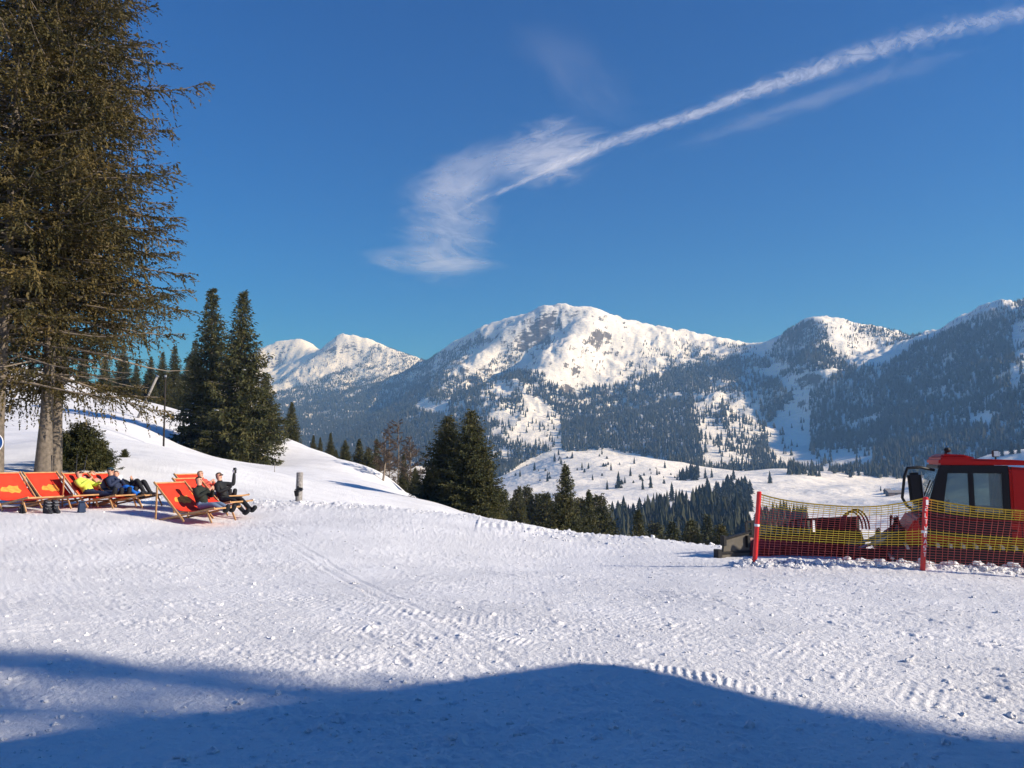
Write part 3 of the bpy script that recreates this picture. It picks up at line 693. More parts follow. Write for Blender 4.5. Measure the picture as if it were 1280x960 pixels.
# (outline in the picture, density, nearest, farthest)
WOODS = [
 ([(300,520),(345,493),(385,474),(410,465),(432,458),(455,470),(480,458),(500,455),(525,449),(545,443),(575,440),(560,470),(530,497),(515,512),(560,520),(600,518),(625,530),(612,560),(628,600),(640,640),(300,660)], 1.0, 1800, 4500),
 ([(438,445),(470,430),(500,440),(526,449),(500,470),(450,470)], .30, 3600, 4600),
 ([(400,440),(420,430),(432,460),(395,475),(350,492),(340,480)], .07, 3600, 4600),
 ([(545,443),(580,432),(600,418),(610,420),(585,450),(560,470),(535,490)], .5, 2300, 3700),
 ([(530,497),(560,472),(600,468),(640,462),(690,470),(700,485),(662,500),(640,512),(612,530),(600,545),(570,525)], .55, 2200, 3300),
 ([(610,455),(640,430),(655,440),(640,470),(600,480)], .4, 2300, 3300),
 ([(612,540),(640,514),(660,492),(670,500),(656,525),(700,518),(706,545),(690,565),(640,562),(608,562)], .10, 1700, 2700),
 ([(612,545),(640,555),(690,562),(650,580),(615,610)], .8, 1500, 2300),
 ([(668,490),(720,488),(800,478),(850,455),(880,440),(930,436),(960,450),(975,480),(992,500),(960,530),(960,560),(985,592),(900,592),(840,577),(760,562),(702,565),(700,520),(680,505)], 1.0, 1400, 3300),
 ([(800,440),(850,428),(900,428),(950,435),(940,445),(880,445),(840,462),(790,480),(770,465)], .22, 2500, 3400),
 ([(868,500),(900,474),(950,480),(958,520),(940,588),(880,588)], .28, 1400, 2700),
 ([(780,470),(805,440),(830,442),(830,470)], .10, 2300, 3200),
 ([(925,462),(1005,458),(1005,474),(940,474)], .18, 2000, 2900),
 ([(955,445),(985,412),(1015,400),(1036,402),(1036,430),(1060,458),(1095,462),(1010,472),(1000,457)], .95, 2100, 3000),
 ([(1034,413),(1060,420),(1100,427),(1118,440),(1095,457),(1060,455),(1042,442)], .05, 2200, 2900),
 ([(1060,404),(1160,420),(1122,440),(1080,424)], .45, 2200, 2900),
 ([(985,472),(1030,463),(1052,480),(1022,496),(990,492)], .10, 1900, 2700),
 ([(1012,492),(1060,460),(1110,457),(1150,428),(1200,407),(1240,388),(1285,374),(1450,340),(1450,600),(1250,566),(1180,596),(1120,600),(1040,592),(1012,565)], 1.0, 1000, 2500),
 ([(958,532),(985,514),(1012,510),(1014,560),(985,572),(963,552)], .04, 1500, 2500),
 ([(1212,518),(1240,518),(1240,534),(1212,534)], .05, 1000, 2300), ([(1262,405),(1300,395),(1300,450),(1268,448)], .06, 1000, 2300), ([(1240,470),(1275,455),(1300,470),(1262,485)], .35, 1000, 2300),
 ([(1150,450),(1200,440),(1190,470),(1170,480)], .4, 1000, 2300),
 ([(1024,563),(1090,560),(1090,588),(1024,588)], .10, 1200, 1900),
 ([(985,584),(1030,588),(1030,596),(985,596)], .6, 1100, 1500),
]
NEAR_WOODS = [   # countable trees of the valley: outline, spacing in metres, nearest, farthest, label, group
 ([(868,632),(884,611),(932,611),(943,622),(941,641),(880,641)], 8.5, 560, 1000, 'dark spruce in the dense square copse on the valley meadow', 'copse on the valley meadow'),
 ([(742,700),(748,652),(790,642),(850,641),(872,632),(900,642),(942,656),(946,700)], 8.5, 380, 640, 'dark spruce in the wood below the copse', 'wood below the copse'),
 ([(942,670),(1010,664),(1010,700),(942,700)], 12, 380, 640, 'dark spruce in the wood behind the net', 'wood behind the net'),
 ([(848,596),(872,594),(872,600),(848,602)], 6, 900, 1250, 'spruce in the short hedge-like row at the meadow edge', 'short row at the meadow edge'),
]
LIMIT = {'copse on the valley meadow': 60, 'wood below the copse': 85, 'wood behind the net': 22, 'wood behind the pointed spruce': 50, 'short row at the meadow edge': 12}
SOLO = [(832,628,16,'left spruce of the two standing alone in the middle of the valley meadow'),(838,626,24,'right spruce of the two standing alone in the middle of the valley meadow'),
        (772,610,22,'taller spruce among the scattered ones on the bright foothill'),(758,612,13,None),(787,595,12,None),(802,612,13,None),(812,610,16,None),(693,577,11,None),(698,569,9,None),(701,580,9,None),(668,588,11,None),
        (684,602,13,None),(727,585,8,None),(735,586,8,None),(763,588,10,None),(740,600,8,None),(792,580,9,None),(871,590,13,None),(845,600,9,None),(880,598,14,'stout spruce at the end of the short row'),(888,597,12,None),
        (780,604,9,None),(820,594,9,None),(830,585,9,None),(660,575,9,None),(650,596,9,None),(715,572,8,None),(752,568,8,None),(960,604,16,None),(915,600,15,None),(1060,597,14,None),(1250,570,17,None),(1262,568,20,None),(1271,567,15,None),(1243,571,11,None),(1097,614,7,'round bare-looking tree beside the hay barn')]

CX = np.linspace(-160, 1450, 900); LD = np.log(dist)
def zfar(px, Y):
    """Height of the far terrain mesh by bilinear lookup."""
    fx = np.clip((px - CX[0]) / (CX[1] - CX[0]), 0, len(CX) - 1.001); fy = np.clip((np.log(Y) - LD[0]) / (LD[1] - LD[0]), 0, len(dist) - 1.001)
    i = fy.astype(int); j = fx.astype(int); a = fy - i; b = fx - j
    return (ZF[i, j] * (1 - a) + ZF[i + 1, j] * a) * (1 - b) + (ZF[i, j + 1] * (1 - a) + ZF[i + 1, j + 1] * a) * b
# skyline seen from the viewpoint, to find which trees show largest
_, PYF = PX(XF, YF, ZF + 12)
HOR = np.minimum.accumulate(PYF, 0)

def low_spruce(seed, tiers=9, n=11):
    g = np.random.RandomState(seed); V = []; Fc = []
    for k in range(tiers):
        t = k / tiers; z0 = .04 + .96 * t ** .92 - .02; z1 = min(1.0, z0 + 1.9 / tiers * (1.15 - .4 * t)); r = .205 * (1 - t) ** .85 * g.uniform(.85, 1.1)
        o = len(V); V.append((g.normal(0, .004), g.normal(0, .004), z1))
        for j in range(2 * n):
            a = math.pi * j / n + g.uniform(-.12, .12) + k; q = r * (g.uniform(.85, 1.2) if j % 2 == 0 else g.uniform(.4, .62)); V.append((q * math.cos(a), q * math.sin(a), z0 + (-.02 if j % 2 == 0 else .022) + g.normal(0, .006)))
        Fc += [(o, o + 1 + j, o + 1 + (j + 1) % (2 * n)) for j in range(2 * n)]
    return np.array(V), np.array(Fc)
tinies = []
for sd_ in range(3):
    V, Fc = low_spruce(40 + sd_); me = mesh_np('crown', V, Fc, M_NEEDLE_FAR); tv = MB().tube([(0, 0, -.05), (0, 0, .5)], [.02, .008], 6); tme = tv.build('trunk', M_BARK); tm = tme.data; bpy.data.objects.remove(tme); tinies.append((me, tm))
def tiny_tree(px, Y, h, label, group, k, wide=1.0):
    x = (px - 640) / F * Y; z = float(zfar(np.array([px]), np.array([Y]))[0]) - .3
    o = bpy.data.objects.new('valley_spruce', tinies[k % 3][0]); link(o); o.location = (x, Y, z); o.rotation_euler = (0, 0, k * 1.3); o.scale = (h * wide, h * wide, h)
    tag(o, label, 'tree', group)
    t = bpy.data.objects.new('trunk', tinies[k % 3][1]); link(t, o)
g = np.random.RandomState(5); ntot = 0
for poly, sp, y0, y1, lab, grp in NEAR_WOODS:
    p = np.array(poly); got = []
    for _ in range(9000):
        u = g.uniform(p[:, 0].min(), p[:, 0].max()); Y = math.sqrt(g.uniform(y0 ** 2, y1 ** 2))
        z = zfar(np.array([u]), np.array([Y])); x = (u - 640) / F * Y
        qx, qy = PX(np.array([x]), np.array([Y]), z)
        if not inside(qx, qy, poly)[0]: continue
        if any((x - a) ** 2 + (Y - b) ** 2 < sp * sp for a, b in got): continue
        got.append((x, Y)); tiny_tree(u, Y, g.uniform(11, 19) * (1.0 if Y < 600 else 1.15), lab, grp, ntot, g.uniform(1.3, 1.9)); ntot += 1
        if len(got) >= LIMIT[grp]: break
def bushes():
    gb_ = np.random.RandomState(8); k = 0
    for cx, cy, n, sx_, sy_ in ((672,585,6,12,4),(700,574,5,10,4),(728,590,5,14,5),(752,578,6,14,4),(798,600,6,12,4),(812,585,4,8,3),(845,596,5,14,3),(690,598,4,10,3),(775,610,5,12,2)):
        for _ in range(n):
            px, py = gb_.normal(cx, sx_), gb_.normal(cy, sy_); Y = hit(px, py)
            if Y and 700 < Y < 1600: tiny_tree(px, Y, gb_.uniform(3, 7), 'small round dark bush in the scattered thickets on the bright foothill', 'bushes on the foothill', k, gb_.uniform(1.8, 3.2)); k += 1
def hit(px, py):
    """Where the sight line through a pixel first meets the far terrain."""
    Y = np.geomspace(300, 4000, 1500); z = zfar(np.full(1500, px), Y); zl = W(px, py, Y)[2]
    i = np.argmax(z >= zl); return Y[i] if z[i] >= zl[i] else None
for i, (px, py, hp, lab) in enumerate(SOLO):
    Y = hit(float(px), float(py))
    if Y: tiny_tree(px, Y, hp / F * Y, lab or 'small dark spruce scattered over the bright foothill', 'lone spruces on the foothill and valley meadow', i, .9 + .3 * g.rand())

bushes()
# --- the forest on the mountains: tens of thousands of trees, one object
def forest():
    N = 520000
    px = g.uniform(-150, 1440, N); Y = np.sqrt(g.uniform(1000 ** 2, 4700 ** 2, N)); z = zfar(px, Y); x = (px - 640) / F * Y
    # extra candidates near so that spacing stays even: density per square metre is what counts
    qx, qy = PX(x, Y, z); den = np.zeros(N)
    for poly, d, y0, y1 in WOODS:
        m = inside(qx, qy, poly) & (Y > y0) & (Y < y1); den[m] = d
    cl = perlin(x / 90, Y / 140) + .6 * perlin(x / 35 + 3, Y / 50)
    e_ = 12.0; sl = np.hypot(_far(x + e_, Y) - _far(x - e_, Y), _far(x, Y + e_) - _far(x, Y - e_)) / (2 * e_)
    p = np.where(den > .9, 1.0, den * np.clip(1 + 1.5 * cl, 0, 2.2))
    # clearings in the closed forest
    p *= np.where((den > .9), np.clip(1.9 + 1.6 * perlin(x / 170 + 9, Y / 170) + 1.2 * perlin(x / 60, Y / 60), .25, 1), 1)
    p *= np.clip(.45 + .55 * sl, .45, 1.0)
    col = np.clip(((px + 160) / (1610 / 899)).astype(int), 0, 899); row = np.clip(((np.log(Y) - LD[0]) / (LD[1] - LD[0])).astype(int), 0, 639)
    vis = qy < HOR[np.maximum(row - 2, 0), col] + 30
    keep = (g.rand(N) < p) & vis & (px > 290)
    x, Y, z = x[keep], Y[keep], z[keep]
    for poly, sp, y0, y1, lab, grp in NEAR_WOODS[1:3]:      # the unnumbered rest of the valley woods
        p_ = np.array(poly); u = g.uniform(p_[:, 0].min(), p_[:, 0].max(), 4000); Y_ = np.sqrt(g.uniform(y0 ** 2, y1 ** 2, 4000)); z_ = zfar(u, Y_); x_ = (u - 640) / F * Y_
        qx, qy = PX(x_, Y_, z_); k_ = np.nonzero(inside(qx, qy, poly))[0][:260]; x = np.append(x, x_[k_]); Y = np.append(Y, Y_[k_]); z = np.append(z, z_[k_])
    n = len(x)
    h = g.uniform(10, 21, n) * np.where(z > 330, .62, 1.0) * (1 + .25 * perlin(x / 60, Y / 60)); r = h * g.uniform(.15, .22, n)
    # three ragged tiers of five
    S = 5; V = []; Fc = []
    base = 0; vs = []; fs = []
    for k, (za, zb, rk) in enumerate(((.03, .55, 1.0), (.30, .82, .72), (.58, 1.0, .42))):
        a = g.uniform(0, 6.28, n)[:, None] + np.arange(S)[None] * 2 * np.pi / S + g.normal(0, .2, (n, S)); rr_ = (r * rk)[:, None] * g.uniform(.65, 1.3, (n, S))
        ring = np.stack([x[:, None] + rr_ * np.cos(a), Y[:, None] + rr_ * np.sin(a), z[:, None] + (h * za)[:, None] * (1 + g.uniform(-.3, .3, (n, S)))], -1)
        top = np.stack([x, Y, z + h * zb], -1)[:, None]
        vs.append(np.concatenate([top, ring], 1))
    V = np.stack(vs, 1).reshape(-1, 3)
    o = (np.arange(n * 3) * (S + 1))[:, None, None]; j = np.arange(S)
    f = np.stack([np.zeros(S, int), 1 + j, 1 + (j + 1) % S], -1)[None]
    Fc = (o + f).reshape(-1, 3)
    print('forest trees', n, 'valley trees', ntot)
    ob = obj_np('forest', V, Fc, M_NEEDLE_FAR); tag(ob, 'dark spruce forest covering the mountain sides across the valley', 'forest', kind='stuff')
forest()
# ================================================================ deck chairs
M_WOOD = mat('varnished_beech', (.48, .27, .12), .5, var=.2, vscale=6)
M_WOOD_OLD = mat('weathered_grey_wood', (.27, .255, .24), .85, var=.35, vscale=14, bump=.6, bscale=30)
M_RED = mat('red_canvas', (.72, .045, .018), .75, var=.10, vscale=5)
M_EMBLEM = mat('yellow_print', (.80, .30, .05), .7, var=.25, vscale=9)
M_METAL = mat('galvanised_metal', (.35, .36, .38), .45, metal=.8)
M_BLACK = mat('black_plastic', (.012, .012, .014), .5)
M_DARK = mat('dark_grey_fabric', (.03, .032, .04), .8)

CH_W = 1.15     # width of a two-seater deck chair
def fabric_point(s):
    """Side profile of the slung canvas: head end (s=0), hip (s=.56), foot end (s=1)."""
    pts = [(-.78, 1.04), (-.55, .80), (-.30, .56), (-.10, .39), (.08, .31), (.35, .29), (.70, .32), (1.25, .40)]
    t = s * (len(pts) - 1); i = min(int(t), len(pts) - 2); f = t - i
    return (pts[i][0] * (1 - f) + pts[i + 1][0] * f, pts[i][1] * (1 - f) + pts[i + 1][1] * f)

def chair():
    e = empty('deck_chair'); w = CH_W / 2
    mb = MB()
    rows = []
    for i in range(29):
        s = i / 28; x, z = fabric_point(s); sag = .05 * math.sin(math.pi * s)
        rows.append([(x, y * (w - .05), z - sag * (1 - y * y) * .8) for y in (-1, -.66, -.33, 0, .33, .66, 1)])
    canvas = mb.sheet(rows).build('canvas', M_RED, e, smooth=True, solid=.008)
    # yellow irregular emblem printed on the backrest, lying 4 mm proud of the canvas
    em = MB(); g = random.Random(4); ns = 16; ring = []; c = .265
    def onc(s, y, up): 
        x, z = fabric_point(s); sag = .05 * math.sin(math.pi * s) * (1 - (y / (w - .05)) ** 2) * .8
        return (x + up * .72, y, z - sag + up * .70)
    out = [(-.30,.02),(-.20,.035),(-.08,.03),(0,.07),(.10,.05),(.22,.075),(.32,.03),(.27,-.02),(.30,-.06),(.15,-.055),(.05,-.075),(-.06,-.04),(-.18,-.05),(-.26,-.02)]
    V = [onc(c, 0, .006)] + [onc(c + b, a, .006) for a, b in out]
    em.add(V, [(0, 1 + i, 1 + (i + 1) % len(out)) for i in range(len(out))]); em.build('emblem', M_EMBLEM, canvas)
    fr = MB()
    for y in (-w, w): fr.beam((-.82, y, 1.09), (.30, y, .02), .035, .055)
    fr.beam((-.80, -w - .0, 1.055), (-.80, w, 1.055), .03, .045); fr.beam((.12, -w, .19), (.12, w, .19), .03, .045)
    fr.build('back_frame', M_WOOD, e, bevel=.004)
    fr = MB()
    for y in (-w + .045, w - .045): fr.beam((-.62, y, .03), (1.29, y, .405), .032, .055)
    fr.beam((1.26, -w + .045, .385), (1.26, w - .045, .385), .035, .045); fr.beam((-.60, -w + .045, .03), (-.60, w - .045, .03), .03, .045)
    fr.build('seat_frame', M_WOOD, e, bevel=.004)
    for y in (-w - .04, w + .04):
        MB().beam((-.66, y, .0), (-.66, y, .95), .034, .05, (1, 0, 0)).build('prop_post', M_WOOD, e, bevel=.004)
    for y in (-w + .09, w - .09):
        MB().beam((.98, y, .345), (1.17, y, .0), .032, .05).build('front_leg', M_WOOD, e, bevel=.004)
    return e
CG = 'red deck chairs on the snow'
ch0 = chair(); ch0['category'] = 'deck chair'; ch0['group'] = CG
CHAIRS = []
def put_chair(px, Y, rz, label, first=False, s=1.0):
    c = ch0 if first else copy_tree(ch0)
    x = (px - 640) / F * Y; c.location = (x, Y, gz(x, Y) + .02); c.rotation_euler = (0, 0, rz); c.scale = (s, s, s); c['label'] = label
    CHAIRS.append(c); return c
cA = put_chair(27, 19.6, R(-24), 'empty red deck chair with a yellow emblem, cut by the left edge', True, .86)
cB = put_chair(77, 20.8, R(-20), 'empty red deck chair with its yellow emblem just right of the grey trunk', s=.86)
cC = put_chair(124, 21.3, R(-16), 'red deck chair shared by the person in the lime top and the one in rose', s=.86)
cD2 = put_chair(156, 21.8, R(-12), 'red deck chair under the person in blue trousers', s=.86)
cD = put_chair(243, 19.9, R(-20), 'nearest red deck chair of the right cluster, yellow emblem facing the camera', s=.9)
cE = put_chair(262, 21.4, R(-18), 'middle red deck chair of the right cluster, under the person in black boots', s=.9)
cF = put_chair(261, 22.9, R(-18), 'farthest red deck chair of the right cluster, mostly hidden', s=.9)

# things lying about the chairs
def backpack(px, Y, rz, col, label, s=1.0):
    x = (px - 640) / F * Y; e = empty('backpack', (x, Y, gz(x, Y) - .01), rz, s); tag(e, label, 'backpack')
    m = mat('backpack_cloth', col, .8, var=.2)
    b = MB(); b.box((0, 0, .24), (.22, .32, .46), taper=(.75, .78)); o = b.build('bag_body', m, e, bevel=.05)
    b = MB(); b.box((.13, 0, .17), (.09, .24, .24), taper=(.8, .85)); b.build('front_pocket', m, e, bevel=.025)
    b = MB(); b.box((-.01, 0, .485), (.19, .27, .06)); b.build('lid', m, e, bevel=.02)
    for y in (-.09, .09): MB().tube([(-.11, y, .44), (-.19, y, .34), (-.18, y, .16), (-.11, y, .06)], .018, 6).build('strap', M_BLACK, e, smooth=True)
    MB().tube([(-.1, -.04, .49), (-.1, -.03, .55), (-.1, .03, .55), (-.1, .04, .49)], .012, 6).build('carry_loop', M_BLACK, e)
backpack(44, 21.8, R(70), (.012, .016, .03), 'black backpack standing at the foot of the grey trunk')
backpack(108, 19.6, R(-60), (.03, .05, .10), 'dark blue backpack lying low in the snow in front of the left chairs', .62)
backpack(35, 18.9, R(20), (.015, .015, .018), 'small black bag under the seat of the empty chair', .45)

def boots(px, Y, rz, label):
    x = (px - 640) / F * Y; e = empty('ski_boots', (x, Y, gz(x, Y)), rz); tag(e, label, 'ski boots')
    for y in (-.09, .09):
        b = MB(); b.prism([(-.12, 0), (.20, 0), (.21, .06), (.10, .12), (.06, .32), (-.11, .34), (-.13, .12)], y - .05, y + .05); sh_ = b.build('boot', M_DARK, e, bevel=.02)
        for z in (.14, .22, .29): MB().box((.05, y, z), (.10, .108, .018), (0, .3, 0)).build('buckle', M_METAL, sh_)
boots(70, 19.2, R(-30), 'pair of dark ski boots standing under the empty chair')

def ski_pole(px, Y, tilt, label, h=1.15):
    x = (px - 640) / F * Y; e = empty('ski_pole', (x, Y, gz(x, Y) - .06)); e.rotation_euler = tilt; tag(e, label, 'ski pole')
    MB().tube([(0, 0, 0), (0, 0, h)], [.008, .011], 8).build('shaft', M_DARK, e, smooth=True)
    MB().tube([(0, 0, h - .02), (0, 0, h + .03), (0, 0, h + .13), (.012, 0, h + .15)], [.012, .018, .016, .02], 8).build('grip', M_BLACK, e, smooth=True)
    MB().tube([(0, 0, .07), (0, 0, .085)], [.045, .04], 10).build('basket', M_BLACK, e)
ski_pole(98, 24.0, (.06, .05, 0), 'left one of the two ski poles stuck upright behind the lime top', 1.25)
ski_pole(104, 24.1, (-.04, .10, 0), 'right one of the two ski poles, leaning behind the lime top', 1.22)
ski_pole(71, 23.5, (.02, -.06, 0), 'ski pole by the dark trunk with a black grip', 1.2)
ski_pole(3, 17.0, (.10, -.12, 0), 'short dark ski pole standing in the snow at the left edge', .46)

# grey post with a bracket, thin stake, line poles
x = (376 - 640) / F * 26
po = empty('wooden_post', (x, 26, gz(x, 26) - .15)); tag(po, 'short grey wooden post with a dark iron bracket in the snow', 'post')
MB().tube([(0, 0, 0), (.005, 0, .5), (.015, 0, 1.16), (.015, 0, 1.175)], [.12, .115, .11, .095], 14).build('post_shaft', M_WOOD_OLD, po, smooth=False)
b = MB(); b.tube([(0, -.128, .40), (0, -.13, .72)], .035, 8); b.box((.085, -.11, .62), (.12, .09, .10), (0, .3, 0)); b.box((-.06, -.13, .48), (.10, .06, .20), (0, -.2, 0)); br = b.build('bracket', M_BLACK, po, bevel=.008)
MB().tube([(.125 * math.cos(a), .125 * math.sin(a), .60) for a in np.linspace(0, 2 * math.pi, 18)[:-1]], .016, 6, closed=True).build('iron_band', M_BLACK, po)
x = (345 - 640) / F * 50; st = MB().tube([(0, 0, -.1), (.01, 0, .62), (.01, 0, .64)], [.025, .022, .015], 7).build('marker_stake', M_WOOD_OLD); st.location = (x, 50, gz(x, 50)); tag(st, 'thin grey stake on the slope above the post', 'stake')
def line_pole(px, pyb, pxt, pyt, Y, r, m, label):
    a = Vector(W(px, pyb, Y)); b = Vector(W(pxt, pyt, Y)); a.z = gz(a.x, a.y) - .2
    e = empty('line_pole', a); tag(e, label, 'pole')
    MB().tube([(0, 0, 0), (b - a) * .5, b - a], [r, r * .9, r * .8], 8).build('pole_shaft', m, e, smooth=True)
    MB().tube([(b - a) * .985, (b - a) * 1.012], [r * 1.2, r * 1.1], 8).build('cap', M_METAL, e)
line_pole(205, 548, 207, 470, 66, .085, mat('tarred_pole', (.03, .025, .022), .9, var=.3), 'dark upright wooden pole left of the big spruce pair')
line_pole(172, 512, 197, 470, 92, .17, M_WOOD_OLD, 'pale leaning pole on the hill behind the tall spruces')
# blue sign on the trunk at the left edge
x = (-6 - 640) / F * 24.9; sg = empty('trail_sign', (x, 24.9, gz(x, 25) + 1.45)); tag(sg, 'round blue trail sign fixed to the dark trunk at the left edge', 'sign')
MB().tube([(0, 0, 0), (0, -.015, 0)], [.30, .30], 24).build('sign_plate', mat('blue_enamel', (.008, .10, .36), .4), sg)
MB().tube([(.30 * math.cos(a), -.01, .30 * math.sin(a)) for a in np.linspace(0, 2 * math.pi, 28)[:-1]], .018, 6, closed=True).build('sign_rim', mat('white_enamel', (.7, .72, .75), .4), sg)

# ================================================================ safety net with red poles
M_POLE = mat('red_pole_plastic', (.62, .018, .02), .35, spec=.5)
M_NETY = mat('yellow_net_cord', (.74, .47, .05), .6); M_NETR = mat('red_net_cord', (.48, .09, .07), .6); M_WHITE = mat('white_print', (.8, .8, .8), .5)
p1, p2 = Vector(W(942, 699, 15.2)), Vector(W(1152, 708, 14.2)); p3 = p2 + (p2 - p1) * 1.03 + Vector((.0, -.12, 0))
T1, T2 = Vector(W(949, 615, 15.2)), Vector(W(1157, 622, 14.2)); T3 = p3 + (T2 - p2) + Vector((.02, 0, -.25))
def net_pole(a, b, label, letters):
    e = empty('net_pole', a - Vector((0, 0, .25))); d = b - a + Vector((0, 0, .25)); tag(e, label, 'pole', 'red net poles')
    rd = .045
    MB().tube([(0, 0, 0), d, d + Vector((0, 0, .012))], [rd, rd, rd * .7], 16).build('pole_shaft', M_POLE, e, smooth=False)
    MB().tube([d * .57, d * .60], [rd + .006] * 2, 14).build('white_ring', M_WHITE, e)
    if letters:
        # white upright lettering stacked down the pole
        seg = {'R': [(0,0,0,6),(0,6,3,6),(3,6,3,3),(3,3,0,3),(1,3,3,0)], 'T': [(0,6,4,6),(2,0,2,6)], 'W': [(0,6,1,0),(1,0,2,4),(2,4,3,0),(3,0,4,6)], 'B': [(0,0,0,6),(0,6,3,6),(3,6,3,0),(0,3,3,3),(0,0,3,0)],
               'A': [(0,0,2,6),(2,6,4,0),(1,2,3,2)], 'S': [(3,6,0,6),(0,6,0,3),(0,3,3,3),(3,3,3,0),(3,0,0,0)], 'L': [(0,6,0,0),(0,0,3,0)], '2': [(0,6,3,6),(3,6,3,3),(3,3,0,3),(0,3,0,0),(0,0,3,0)]}
        L = d.length; tm = MB(); u = d.normalized(); rx = Vector((1, 0, 0))
        MBb = tm.box(u * (L - .085) + Vector((.008, -rd - .003, 0)), (.045, .004, .095))
        for k, chx in enumerate('2LTWBAST'):
            o = u * (L - .235 - k * .118) + Vector((-.022, -rd - .002, 0))
            for x0, y0, x1, y1 in seg[chx]:
                sc = .0122
                tm.beam(o + rx * x0 * sc + u * y0 * sc, o + rx * x1 * sc + u * y1 * sc, .010, .006, (0, 1, 0))
        tm.build('lettering', M_WHITE, e)
    return e
net_pole(p1, T1, 'red plastic net pole at the left end, leaning beside the blade wing', False)
net_pole(p2, T2, 'red plastic net pole with white stacked lettering in front of the cab', True)
net_pole(p3, T3, 'red plastic net pole in front of the engine cover beyond the right edge', False)
def net(a0, a1, b0, b1, sag, label, nv=29, nh=24):
    """a = bottom ends, b = top ends; cords as thin flat strips."""
    e = empty('safety_net', (a0 + b0) / 2); tag(e, label, 'net', 'orange and yellow safety net'); off = (a0 + b0) / 2
    g = random.Random(int(sag * 1000)); ph = [g.uniform(0, 6) for _ in range(6)]
    def P(u, v):   # u along, v up
        s = 4 * u * (1 - u)
        lo = a0.lerp(a1, u); hi = b0.lerp(b1, u)
        p = lo.lerp(hi, .05 + .93 * v); p.z -= s * sag * v * (.55 + .45 * v)
        p.y += .05 * math.sin(5 * u + ph[0]) * math.sin(3 * v + ph[1]) + .05 * s
        p.z += .012 * math.sin(9 * u + ph[2]) * v
        return p - off
    yl = MB(); rd_ = MB(); ym = MB(); col = lambda v: yl if v > .83 else (ym if .26 < v < .53 else rd_)
    def strip(mb, pts, w, vert):
        n = len(pts); V = []
        for i, p in enumerate(pts):
            d = (pts[min(i + 1, n - 1)] - pts[max(i - 1, 0)]).normalized(); q = Vector((0, 0, 1)) if not vert else Vector((1, 0, 0)); q = (q - d * q.dot(d)).normalized() * w
            V += [p + q, p - q]
        mb.add(V, [(2 * i, 2 * i + 1, 2 * i + 3, 2 * i + 2) for i in range(n - 1)])
    for k in range(nh + 1):
        v = k / nh; strip(col(v), [P(i / 40, v) for i in range(41)], .0066 if col(v) is not rd_ else .0038, False)
    for k in range(nv + 1):
        u = k / nv + (g.uniform(-.2, .2) / nv if 0 < k < nv else 0)
        for i in range(nh):
            strip(col((i + .5) / nh), [P(u, i / nh), P(u, (i + 1) / nh)], .0038, True)
    strip(yl, [P(i / 40, 1.0) for i in range(41)], .013, False)
    yl.build('top_band', M_NETY, e, solid=.004); ym.build('middle_band', M_NETY, e, solid=.004); rd_.build('net_mesh', M_NETR, e, solid=.004)
net(p1, p2, T1, T2, .20, 'yellow-banded safety net sagging in front of the groomer blade')
net(p2, p3, T2, T3, .07, 'yellow-banded safety net stretched in front of the groomer cab')

# ================================================================ snow groomer
M_GRED = mat('red_lacquer', (.50, .012, .010), .45, spec=.3, var=.10, vscale=2, coat=.03)
M_GRED2 = mat('dark_red_paint', (.20, .012, .014), .5, var=.25, vscale=5)  # darker red than the cab lacquer, varied by noise
M_GLASS = bpy.data.materials.new('sky_tinted_cab_glass'); M_GLASS.use_nodes = True  # tinted glass whose pale cyan base colour carries the reflected sky
_b = M_GLASS.node_tree.nodes['Principled BSDF']; _b.inputs['Base Color'].default_value = (.52, .68, .68, 1); _b.inputs['Roughness'].default_value = .03; _b.inputs['Transmission Weight'].default_value = .72; _b.inputs['IOR'].default_value = 1.05; _b.inputs['Coat Weight'].default_value = .7
M_RUB = mat('black_rubber', (.018, .018, .02), .75, var=.2)
M_GREYP = mat('grey_beige_steel', (.11, .098, .08), .6, var=.15, vscale=4)
M_ORANGE = mat('orange_lens', (.75, .20, .01), .25, spec=.6)
M_LAMP = mat('lamp_glass', (.85, .85, .82), .15, spec=.8)
gr = empty('snow_groomer'); tag(gr, 'red snow groomer with a black framed cab parked behind the net', 'snow groomer')
GY = 16.9; gx = (1210 - 640) / F * GY
gr.location = (gx, GY, gz(gx, GY + 1) - .38); gr.rotation_euler = (0, 0, R(157))
